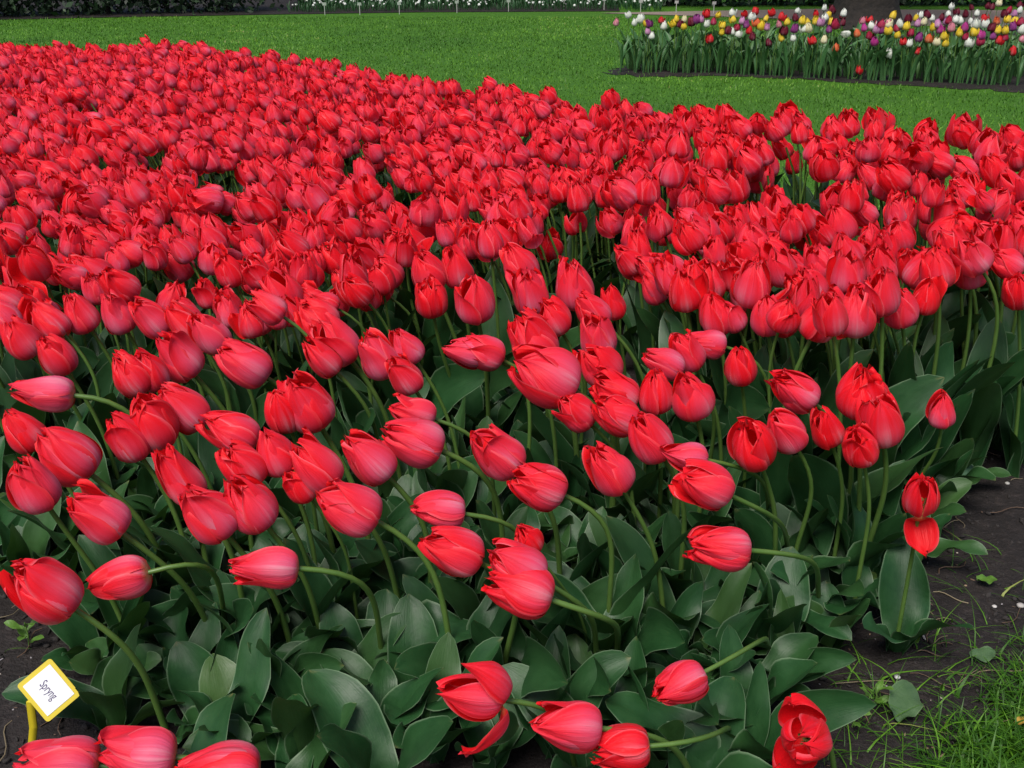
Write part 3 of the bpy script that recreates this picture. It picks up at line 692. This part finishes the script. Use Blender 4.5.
T3 = 'yellow95,105 magenta10,180 yellow50,215 pink60,165 maroon200,130 white140,165 yellow190,180 crimson120,195 yellow125,240 crimson220,230 red170,290 white210,305 red270,360 purple280,262 orange350,270 maroon335,100 yellow258,125 white290,105 cream315,150 lilac270,160 white372,125 yellow375,190 maroon440,120 lilac410,165 magenta430,205 yellow455,250 yellow467,300 cream410,295 white485,95 crimson490,140 white510,42 lilac470,150 white540,135 white570,140 pink510,190 maroon550,80 yellow570,225 crimson610,255 magenta605,190 white645,150 maroon650,50 maroon610,95 white690,90 white688,165 yellow668,225 white630,300 magenta712,245 crimson722,285 white755,165 red740,130 maroon800,190 purple805,250 maroon770,40 maroon800,45 orange830,145 yellow838,210 cream850,20 maroon885,95 crimson920,70 yellow910,135 yellow895,210 crimson890,260 red850,280 purple945,185 yellow955,150 white995,70 maroon995,30 lilac955,95 crimson1000,150 white1010,205 red945,360 pink1015,270'
import re
spots = []
for txt, x0, sc in ((T1, 600, 6.4), (T2, 740, 6.4), (T3, 880, 7.11)):
    for w in txt.split():
        c, x, y = re.match(r'([a-z]+)(\d+),(\d+)', w).groups(); spots.append((c, x0 + int(x) / sc, int(y) / sc))
NOTES = {('pink', 0): 'lone pale pink tulip standing apart at the left end of the mixed bed'}
def front_y(x):   # ground distance of the bed's front edge
    xs = [p[0] for p in MB_FRONT]; ys = [p[1] for p in MB_FRONT]; return float(np.interp(x, xs, ys))
special = {('red', 705): 'bright red tulip standing low in front of the mixed bed leaves near its left end', }
COLM = [(650, 'at the left tip'), (680, 'near the left tip'), (715, 'in the left part'), (750, 'in the left middle'), (785, 'left of the tree trunk'), (820, 'just left of the tree trunk'), (850, 'in front of the tree trunk'), (885, 'just right of the tree trunk'),
        (920, 'before the gravel path'), (950, 'right of the gravel'), (985, 'in the right part'), (2000, 'at the right edge')]
def small_tulip(c, px, py):
    hh = R.uniform(.46, .53); P = at(px, py, hh)
    if P[1] < front_y(P[0]) + .12:
        # a low bloom at the front edge: same sight line, less height
        o = np.array([0, 0, CAM_H]); d = P - o
        for _ in range(4): P = o + d * ((front_y(P[0]) - .14) / d[1])
        P[2] = max(.1, P[2])
    low = P[2] < .3
    G = np.array([P[0] + R.normal(0, .03), P[1] + R.uniform(0, .04), .006])
    L = R.uniform(.072, .092); axis = np.array([R.normal(0, .15), R.normal(-.05, .1), 1.0])
    if c == 'white' and 844 < px < 846: axis = np.array([-1.4, -.1, .5])
    axis /= np.linalg.norm(axis)
    s = Soup(); M = frame(axis, R.uniform(0, 6.28)) * L
    for V, Fc, UV in LOWB[R.choice([0, 1, 6, 7, 9, 3])]: s.add(V @ M.T * .95 + (P - axis * L * .5 - G), Fc, UV, 0, R.uniform(.1, .8))
    V, Fc, UV = tube(bez(np.zeros(3), np.array([0, 0, P[2] * .5]), P - G - axis * .12, P - G - axis * L * .47, 6), .0035, 5); s.add(V, Fc, UV, 1)
    for k in range(3):
        V, Fc, UV = LOWL[R.integers(0, 10)]; s.add(rotz(V * np.array([.9, .6, 1.25]) * R.uniform(.9, 1.2), R.uniform(0, 6.28)), Fc, UV, 2, max(0, R.normal(.1, .15)))
    r = 'lowest, before the leaves' if py > 40 else 'on a low stem' if py > 32 else 'in its front row' if py > 22 else 'in its middle rows' if py > 13 else 'among the tallest'
    cl = next(w for x, w in COLM if px < x)
    nm = {'red': 'scarlet'}.get(c, c)
    obj(f'{nm}_tulip', s.build(f'{nm}_tulip', (PAL[c], M_STEM, M_LEAF2)), loc=G.tolist(), label=f'{nm} tulip {cl} of the mixed bed, {r}', category=f'{nm} tulip', group=f'{nm} tulips in the far mixed bed')
M_LEAF2 = leaf_material('mixed_tulip_leaf', (.024, .085, .024), (.065, .165, .055), (.14, .22, .12))
for c, x, y in spots: small_tulip(c, x, y)
s = Soup()
for _ in range(1700):
    x = R.uniform(1.0, 7.6); yf = front_y(x); y = yf + .02 + abs(R.uniform(0, 1)**1.3) * np.interp(x, [1.0, 1.6, 4, 6], [.25, .9, 2.2, 3.2])
    if x < MB_FRONT[0][0] + .04 * R.random(): continue
    V, Fc, UV = LOWL[R.integers(0, 10)]
    s.add(rotz(V * np.array([R.uniform(.4, 1.3), R.uniform(.35, .75), 1.0]) * R.uniform(.6, 1.75), R.uniform(0, 6.28)) + np.array([x, y, .004]), Fc, UV, 0, max(0, R.normal(.2, .4)))
obj('tulip_leaves', s.build('tulip_leaves', (M_LEAF2,)), kind='stuff', label='dense upright green leaves filling the far mixed tulip bed', category='foliage')

# ------------------------------------------------------------------ grass
def blades(pts, hgt, wid, bend, rng, seg=2, name='grass', tmean=.45, mats=(M_GRASS,), tsd=.22):
    n = len(pts); az = rng.uniform(0, 6.28, n); d = np.stack([np.cos(az), np.sin(az), np.zeros(n)], 1); sd = np.stack([-np.sin(az + rng.normal(0, .6, n)), np.cos(az), np.zeros(n)], 1)
    P0 = np.column_stack([pts, np.zeros(n)]); V = []; ks = np.linspace(0, 1, seg + 1)
    for k in ks:
        c = P0 + d * (hgt * bend * k**2)[:, None] + np.array([0, 0, 1]) * (hgt * (k - .45 * bend * k**2))[:, None]
        w = (wid * (1 - k * .93))[:, None]; V += [c - sd * w, c + sd * w]
    V = np.stack(V, 1); m = V.shape[1]; base = np.arange(n)[:, None] * m; Fc = []
    for k in range(seg): Fc.append(base + np.array([[2 * k, 2 * k + 1, 2 * k + 3, 2 * k + 2]]))
    patch = 0 if seg > 1 else np.array([.50 * mnoise.noise(Vector((x * .45, y * .45, 3.0))) + .36 * mnoise.noise(Vector((x * 2.3, y * 2.3, 8.0))) for x, y in pts])
    t = np.repeat(np.clip(rng.normal(tmean, tsd, n) + patch, 0, 1), m)
    return mesh(name, V.reshape(-1, 3), np.concatenate(Fc), mats, None, None, True, t)
rg = np.random.default_rng(11)
# far lawn between the beds
pts = []
cand = np.column_stack([rg.uniform(-9, 8.5, 420000), rg.uniform(3.2, 17.2, 420000)])
dens = np.clip(5.0 / cand[:, 1], .25, 1.0); cand = cand[rg.random(len(cand)) < dens]
zc = cand[:, 1] * CT + CAM_H * ST; qx = 512 + F * cand[:, 0] / zc
cand = cand[(qx > -60) & (qx < 1084)]
def in_poly_np(P, poly):
    x, y = P[:, 0], P[:, 1]; c = np.zeros(len(P), bool); j = len(poly) - 1
    for i in range(len(poly)):
        xi, yi = poly[i]; xj, yj = poly[j]
        with np.errstate(divide='ignore', invalid='ignore'):
            c ^= ((yi > y) != (yj > y)) & (x < (xj - xi) * (y - yi) / (yj - yi) + xi)
        j = i
    return c
LAWNP = EDGE[:7] + [gp(720, 17), gp(830, 21), (9, 14.6), (9, 1), (-9, 1)]
jit = cand + rg.normal(0, .07, cand.shape)
ok = in_poly_np(cand, LAWNP) & ~in_poly_np(jit, SOIL) & ~in_poly_np(cand + rg.normal(0, .17, cand.shape), MB_SOIL)
cand = cand[ok]
hg = rg.uniform(.012, .034, len(cand)) * (1 + .5 * rg.random(len(cand))**6)
obj('lawn_grass', blades(cand, hg, np.clip(cand[:, 1] * .00045, .0015, .006), rg.uniform(.2, 1.0, len(cand)), rg, 1, 'lawn_grass', .50 + .10 * np.clip((8 - cand[:, 1]) / 5, -.6, 1), tsd=.14), kind='stuff', label='mown green lawn grass between the tulip beds', category='grass')
# rough tuft at the near corner
CORNER = [gp(x, y) for x, y in ((1130, 600), (1035, 655), (1000, 680), (968, 704), (945, 735), (925, 775), (905, 860), (1130, 900))]
cp = np.array(CORNER); pp = np.column_stack([rg.uniform(cp[:, 0].min(), cp[:, 0].max(), 16000), rg.uniform(cp[:, 1].min(), cp[:, 1].max(), 16000)])
jj = pp + rg.normal(0, .030, pp.shape); clump = np.array([mnoise.noise(Vector((x * 13, y * 13, 2.0))) for x, y in pp])
pp = pp[in_poly_np(jj, CORNER) & (clump > -.12)][:3200]
obj('corner_grass', blades(pp, rg.uniform(.02, .08, len(pp)), rg.uniform(.0014, .0036, len(pp)), rg.uniform(.3, 1.5, len(pp)), rg, 5, 'corner_grass', .18), kind='stuff', label='rough long green grass at the corner of bare soil', category='grass')
# stray blades on the soil
sp_ = []
for cx, cy, r_, n_ in ((900, 735, .07, 50), (860, 745, .05, 30), (940, 690, .06, 40), (980, 650, .05, 26), (1000, 575, .05, 14), (960, 580, .03, 7), (880, 690, .05, 10), (850, 768, .06, 30), (905, 640, .12, 10), (30, 660, .05, 6), (960, 620, .1, 16)):
    c = gp(cx, cy); sp_.append(np.column_stack([rg.normal(c[0], r_, n_), rg.normal(c[1], r_, n_)]))
sp_ = np.concatenate(sp_)
obj('stray_grass', blades(sp_, rg.uniform(.03, .11, len(sp_)), rg.uniform(.001, .0022, len(sp_)), rg.uniform(.8, 1.9, len(sp_)), rg, 5, 'stray_grass', .35), kind='stuff', label='thin stray grass blades sprouting on the bare dark soil', category='grass')

# ------------------------------------------------------------------ soil litter
def litter(name, n, region, size, mats, label, flatness=.35):
    s = Soup(); k = 0
    while k < n:
        px, py = rg.uniform(*region[0]), rg.uniform(*region[1]); g = gp(px, py)
        if not inside(g, SOIL): continue
        k += 1
        a, b = size * rg.lognormal(0, .45), size * .8 * rg.lognormal(-.5, .4); c = min(a, b) * flatness
        th = np.linspace(0, 2 * math.pi, 7)[:-1]; rr = 1 + rg.normal(0, .2, 6)
        ring = np.column_stack([a * np.cos(th) * rr, b * np.sin(th) * rr, np.zeros(6)])
        V = np.concatenate([ring, ring * .55 + np.array([0, 0, c]), ring * np.array([1, 1, 0]) * .8 + np.array([0, 0, -c])])
        V = rotz(V, rg.uniform(0, 6.28)) + np.array([g[0], g[1], .012 + c * .3])
        Fc = [[i, (i + 1) % 6, 6 + (i + 1) % 6, 6 + i] for i in range(6)] + [[6, 7, 8, 9], [9, 10, 11, 6]] + [[12 + i, 12 + (i + 1) % 6, (i + 1) % 6, i] for i in range(6)]
        s.add(V, np.array(Fc), np.zeros((18, 2)), rg.integers(0, len(mats)))
    obj(name, s.build(name, mats, False), kind='stuff', label=label, category='litter')
M_CLOD = plain_noise('soil_clod', (.009, .0075, .007), (.032, .027, .026), 30, .9, .8, .004)
RG1 = ((760, 1060), (430, 800)); RG2 = ((-40, 130), (590, 800))
litter('soil_clods', 900, RG1, .006, (M_CLOD,), 'crumbly dark soil clods along the bare bed edge', .7)
litter('soil_crumbs', 260, RG2, .006, (M_CLOD,), 'crumbly dark soil around the yellow plant label', .7)
FL = (flat('husk_tan', (.24, .17, .11)), flat('husk_pale', (.36, .31, .26)), flat('husk_brown', (.12, .075, .05)), flat('husk_grey', (.25, .23, .24)))
litter('litter_flecks', 230, RG1, .0036, FL, 'pale husks and dry flecks scattered on the dark soil', .3)
litter('dry_flecks', 40, RG2, .0035, FL, 'dry flecks scattered on soil near the yellow label', .3)
s = Soup()
for _ in range(60):
    px, py = (rg.uniform(830, 1030), rg.uniform(450, 740)) if rg.random() < .75 else (rg.uniform(0, 110), rg.uniform(610, 750))
    g = np.array([*gp(px, py), .014]); a = rg.uniform(0, 6.28); L = rg.uniform(.03, .11); d = np.array([math.cos(a), math.sin(a), 0]) * L; o = np.array([-d[1], d[0], 0]) * rg.normal(0, .25)
    V, Fc, UV = tube(bez(g, g + d * .3 + o + [0, 0, .008], g + d * .6 - o, g + d, 7), rg.uniform(.0006, .0014), 5); s.add(V, Fc, UV, rg.integers(0, 2))
obj('dry_twigs', s.build('dry_twigs', (FL[2], flat('straw', (.20, .16, .10)))), kind='stuff', label='thin dry stalks and straw strewn over the soil', category='litter')
def pebble(px, py, r, col, label):
    import bmesh
    bm = bmesh.new(); bmesh.ops.create_icosphere(bm, subdivisions=2, radius=r)
    for v in bm.verts: v.co *= 1 + .18 * mnoise.noise(v.co * (1.4 / r) + Vector((px, py, 0))); v.co.z *= .55
    me = bpy.data.meshes.new('pebble'); bm.to_mesh(me); bm.free(); me.materials.append(flat('pebble', col)); 
    for p in me.polygons: p.use_smooth = True
    obj('pebble', me, loc=(*gp(px, py), .016), label=label, category='pebble')
pebble(1019, 612, .008, (.36, .34, .32), 'pale pebble at the right edge of the bare soil')
pebble(993, 613, .005, (.45, .43, .41), 'small white pebble beside the larger pale one')
pebble(896, 684, .006, (.5, .5, .5), 'white stone chip on soil above the low weeds')
pebble(1006, 489, .006, (.34, .33, .31), 'grey-white pebble near the fallen pale leaf tips')
pebble(918, 612, .010, (.22, .20, .20), 'dull grey stone on bare soil below the notched leaf')
def ground_leaf(px, py, L, Wd, col, label, ang, lift=10, name='fallen_leaf', lobes=0):
    nu, nv = 9, 13
    V, Fc, UV = leaf_geo(np.random.default_rng(int(px)), L, Wd, 75, 98, nu, nv, 1.2, .25)
    if lobes:
        k = 1 + .35 * np.sin(UV[:, 1] * lobes * math.pi) * np.abs(UV[:, 0] * 2 - 1); V = V * np.stack([np.ones_like(k), k, np.ones_like(k)], 1)
    V = rotz(V, math.radians(ang)); V[:, 2] -= V[:, 2].min() - .024
    m = bpy.data.materials.get(col[0]) or leaf_material(*col)
    return obj(name, mesh(name, V, Fc, (m,), UV), loc=(*gp(px, py), 0), label=label, category='leaf')
LG = ('fresh_leaf', (.055, .14, .018), (.10, .20, .03), (.14, .24, .06)); LP = ('pale_leaf', (.045, .095, .035), (.075, .135, .06), (.14, .2, .1)); LY = ('yellowed_leaf', (.30, .17, .02), (.42, .28, .05), (.3, .2, .05))
ground_leaf(897, 657, .055, .055, LG, 'small bright green lobed leaf lying alone on bare soil', 20, lobes=3)
ground_leaf(965, 668, .05, .036, LP, 'pale grey-green leaf lying by the edge of the rough grass', 0)
ground_leaf(972, 590, .04, .034, LG, 'small round green leaf lying on soil near the right edge', -10)
ground_leaf(1010, 738, .03, .016, LY, 'yellow-orange dead leaf caught in the rough corner grass', 30)
ground_leaf(895, 735, .10, .06, LP, 'withered grey-green leaf lying on soil below the lobed one', 60)
ground_leaf(908, 630, .03, .02, LG, 'tiny yellowish leaf scrap on bare soil below the stone', 10)
# clasped low leaves that reach over the soil at the rim of the bed
for px, py, L, Wd, ang, lab in ((895, 500, .20, .10, 5, 'broad grey-green tulip leaf stretched over soil behind the hanging petal'), (925, 462, .17, .065, -8, 'pale tulip leaf arching out over bare soil, above the hanging petal'), (828, 600, .13, .07, -5, 'notched yellow-green tulip leaf low on the bed rim')):
    col = ('notched_leaf', (.07, .15, .03), (.13, .22, .06), (.28, .3, .12)) if 'notched' in lab else ('rim_leaf', (.035, .085, .045), (.06, .125, .07), (.2, .26, .16))
    V, Fc, UV = leaf_geo(np.random.default_rng(px), L, Wd, 40, 105, 11, 15, .8, .3)
    m = bpy.data.materials.get(col[0]) or leaf_material(*col)
    obj('tulip_leaf', mesh('tulip_leaf', rotz(V, math.radians(ang)), Fc, (m,), UV), loc=(*gp(px, py), .005), label=lab, category='leaf')
def weed(px, py, sc, label):
    root = obj('weed', None, loc=(*gp(px, py), .01), label=label, category='weed')
    V, Fc, UV = tube([(0, 0, 0), (.004, 0, .03 * sc), (.0, .004, .055 * sc)], .0014, 5); obj('stem', mesh('stem', V, Fc, (M_STEM,), UV), root)
    rr = np.random.default_rng(px); m = bpy.data.materials.get('fresh_leaf')
    for k in range(6):
        V, Fc, UV = leaf_geo(rr, .035 * sc, .016 * sc, 40, 100, 5, 8, 1.2, .4)
        o = obj('leaf', mesh('leaf', V, Fc, (m,), UV), root, (0, 0, (.01 + .008 * k) * sc)); o.rotation_euler = (0, 0, k * 2.4)
weed(30, 652, 1.0, 'small branching green weed on soil above the yellow label')
weed(872, 712, .8, 'small leafy weed with a yellowish tip on the soil')
weed(850, 735, .75, 'small green weed near the wide open bottom tulip')

# ------------------------------------------------------------------ back of the garden
def leaf_cloud(name, boxes, n, size, mats, rng):
    """Many small leaf faces spread through boxes with an uneven outline."""
    s = []; cs = []
    for (c, e, share) in boxes:
        k = int(n * share); p = rng.normal(0, .42, (k, 3)); p = np.clip(p, -1, 1); cs.append(np.array(c) + p * np.array(e))
    P = np.concatenate(cs); n = len(P); a = rng.normal(size=(n, 3)); a /= np.linalg.norm(a, axis=1)[:, None]; b = np.cross(a, rng.normal(size=(n, 3))); b /= np.linalg.norm(b, axis=1)[:, None]
    L = (size * rng.lognormal(0, .3, n))[:, None]
    V = np.stack([P - a * L, P - b * L * .5, P + a * L, P + b * L * .5], 1).reshape(-1, 3)
    return mesh(name, V, np.arange(4 * n).reshape(-1, 4), mats, np.tile([[.5, 0], [0, .5], [.5, 1], [1, .5]], (n, 1)), rng.integers(0, len(mats), n), False)
M_H1 = plain_noise('hedge_leaf', (.006, .016, .007), (.014, .033, .013), 6, .5, tr=.1); M_H2 = plain_noise('hedge_leaf_pale', (.020, .045, .018), (.035, .07, .028), 6, .5, tr=.1)  # greens kept dark: the hedges' lack of light is in the colour
M_BARK = plain_noise('bark', (.007, .0055, .005), (.020, .015, .012), 14, .9, .9, .03)  # near-black brown, with the shade on the trunk put into the colour
rh = np.random.default_rng(5)
def hedge(name, pts, hgt, thick, label, n, mats, size=.06):
    # a thing with twiggy stems inside and a dense leafy outside
    root = obj(name, None, loc=(*pts[0], 0), label=label, category='hedge'); o = np.array([*pts[0], 0])
    boxes = []; stems = Soup(); m = len(pts) - 1
    seg = [np.linalg.norm(np.subtract(pts[i + 1], pts[i])) for i in range(m)]; tot = sum(seg)
    for i in range(m):
        kk = max(1, int(seg[i] / .7))
        for j in range(kk):
            c = np.array(pts[i]) + (np.array(pts[i + 1]) - pts[i]) * (j + .5) / kk
            hh = hgt * rh.uniform(.85, 1.15)
            boxes.append(((c[0] - o[0], c[1] - o[1], hh * .5), (.9, thick, hh * .62), seg[i] / tot / kk))
            V, Fc, UV = tube([(c[0] - o[0], c[1] - o[1], 0), (c[0] - o[0] + .1, c[1] - o[1], hh * .8)], [.05, .015], 6); obj('stem', mesh('stem', V, Fc, (M_BARK,), UV), root)
    me = leaf_cloud('foliage', boxes, n, size, mats, rh); 
    # keep leaves above ground
    co = np.empty(len(me.vertices) * 3, np.float32); me.vertices.foreach_get('co', co); co[2::3] = np.maximum(np.abs(co[2::3]), .0); me.vertices.foreach_set('co', co); me.update()
    obj('foliage', me, root)
e = [np.array(p) for p in EDGE]
hedge('hedge', [e[0] + (0, .7), e[1] + (0, .75), e[2] + (0, .75), e[3] + (0, .75), e[4] + (-.25, .8)], 1.5, .7, 'tall dark evergreen hedge bordering the far lawn, upper left', 30000, (M_H1, M_H1, M_H2), .05)
hedge('low_hedge', [(-3.8, 20.2), (0, 20.6), (3.2, 20.9)], 1.5, .8, 'dark shrub border behind the row of white plant labels', 15000, (M_H1, M_H1, M_H2), .06)
hedge('shrub_border', [(2.4, 19.7), (5.0, 20.0), (7.5, 20.0), (10.5, 19.9)], 1.5, .8, 'dark shrubs beyond the gravel path behind the tree trunk', 16000, (M_H1, M_H1, M_H1, M_H2), .06)
hedge('dim_hedge', [(-14, 27), (0, 28), (14, 27)], 3.5, 1.5, 'tall dark hedge closing the far end of the garden', 12000, (M_H1,), .14)
# flowering border with white flowers along the lawn edge
s = Soup(); s2 = Soup(); white = flat('white_flower', (.62, .64, .60)); 
for _ in range(2600):
    t = rh.uniform(0, 1); x = -3.65 + t * 6.2; q = np.interp(x, [p[0] for p in EDGE[4:8]], [p[1] for p in EDGE[4:8]]); y = q + .18 + 2.4 * rh.random()**1.2
    V, Fc, UV = LOWL[rh.integers(0, 10)]; k = rh.uniform(.35, .9)
    s.add(rotz(V * np.array([.7, .5, 1]) * k, rh.uniform(0, 6.28)) + np.array([x, y, .01]), Fc, UV, 0, max(0, rh.normal(-.05, .12)))
    if rh.random() < .13:
        r = rh.uniform(.012, .024); c = np.array([x, y - .04, .03 + .25 * k * rh.uniform(.3, 1.05)]); tr = np.linspace(0, 2 * math.pi, 9)[:-1]
        pz = petal(0, rh, 5, 5, 1.1, 60, .6)
        for kk in range(5): s2.add(rotz(pz[0], kk * 1.2566) * r * 2 + c, pz[1], pz[2])
obj('border_leaves', s.build('border_leaves', (M_LEAF,)), kind='stuff', label='dark low leaves of the flower border along the far lawn edge', category='foliage')
obj('border_flowers', s2.build('border_flowers', (white,)), kind='stuff', label='tiny white flowers dotting the dark border along the far lawn', category='flowers')
m_lab = flat('white_label', (.78, .78, .76), .5); m_stk = flat('label_stake', (.45, .46, .42), .5)
import bmesh
def marker(px, py, col_lab):
    yb = py + 9.5; g = gp(px, min(yb, 15)); 
    root = obj('bed_label', None, loc=(*g, 0), label=col_lab, category='plant label', group='small white labels along the far border')
    hgt = at(px, py, 0); z = depth(np.array([*g, 0])); hh = (yb - py) * z / F / CT
    V, Fc, UV = tube([(0, 0, 0), (0, 0, hh * .95)], .006, 5); obj('stake', mesh('stake', V, Fc, (m_stk,), UV), root)
    bm = bmesh.new(); bmesh.ops.create_cube(bm, size=1)
    for v in bm.verts: v.co = Vector((v.co.x * .062, v.co.y * .006 - v.co.z * .02, v.co.z * .045 + hh))
    me = bpy.data.meshes.new('plate'); bm.to_mesh(me); bm.free(); me.materials.append(m_lab); obj('plate', me, root)
for px, py, l in ((325, 5.5, 'small white plant label at the left end of the far border'), (360, 5.5, 'small white plant label, second from the left along the far border'), (399.5, 5, 'small white plant label, third from the left along the far border'),
                  (457, 3.5, 'small white plant label, fourth from the left along the far border'), (508.5, 2.5, 'small white plant label, fifth from the left, in the centre of the border'), (564, 1.0, 'small white plant label, sixth from the left along the far border'), (604, 1.0, 'small white plant label above the lone pale pink tulip'),
                  (640.5, 2.8, 'small white plant label above the leftmost white tulips'), (676, 3.5, 'small white plant label above the yellow tulip pair'), (713.5, 4.5, 'small white plant label at the right end, above the scarlet tulip')):
    marker(px, py, l)
def tree(px, py, label):
    x, y = gp(px, py); root = obj('tree', None, loc=(x, y, 0), label=label, category='tree')
    s = Soup(); V, Fc, UV = tube([(0, 0, -.05), (0, 0, .08), (0, .02, .3), (.03, .02, 1.2), (.0, .05, 3.2), (.1, .1, 4.4)], [.66, .52, .43, .40, .33, .2], 16)
    V[:, :2] *= (1 + .07 * np.sin(5 * np.arctan2(V[:, 1], V[:, 0]) + 3 * V[:, 2]))[:, None]; s.add(V, Fc, UV)
    tips = []
    for k in range(8):
        a = k * .785 + rh.normal(0, .2); z0 = rh.uniform(2.6, 4.2); L = rh.uniform(1.2, 2.2); t = np.array([math.cos(a) * L, math.sin(a) * L, z0 + rh.uniform(.6, 1.4)]); tips.append(t)
        V, Fc, UV = tube(bez(np.array([0, .05, z0]), np.array([t[0] * .3, t[1] * .3, z0 + .2]), t * .8 + [0, 0, .3], t, 8), np.linspace(.10, .03, 8), 8); s.add(V, Fc, UV)
    obj('trunk', s.build('trunk', (M_BARK,)), root)
    obj('crown', leaf_cloud('crown', [(t, (1.0, 1.0, .7), 1 / 8) for t in tips], 5200, .09, (M_H1, M_H2), rh), root)
tree(865, 27, 'thick dark tree trunk rising behind the far mixed tulip bed')
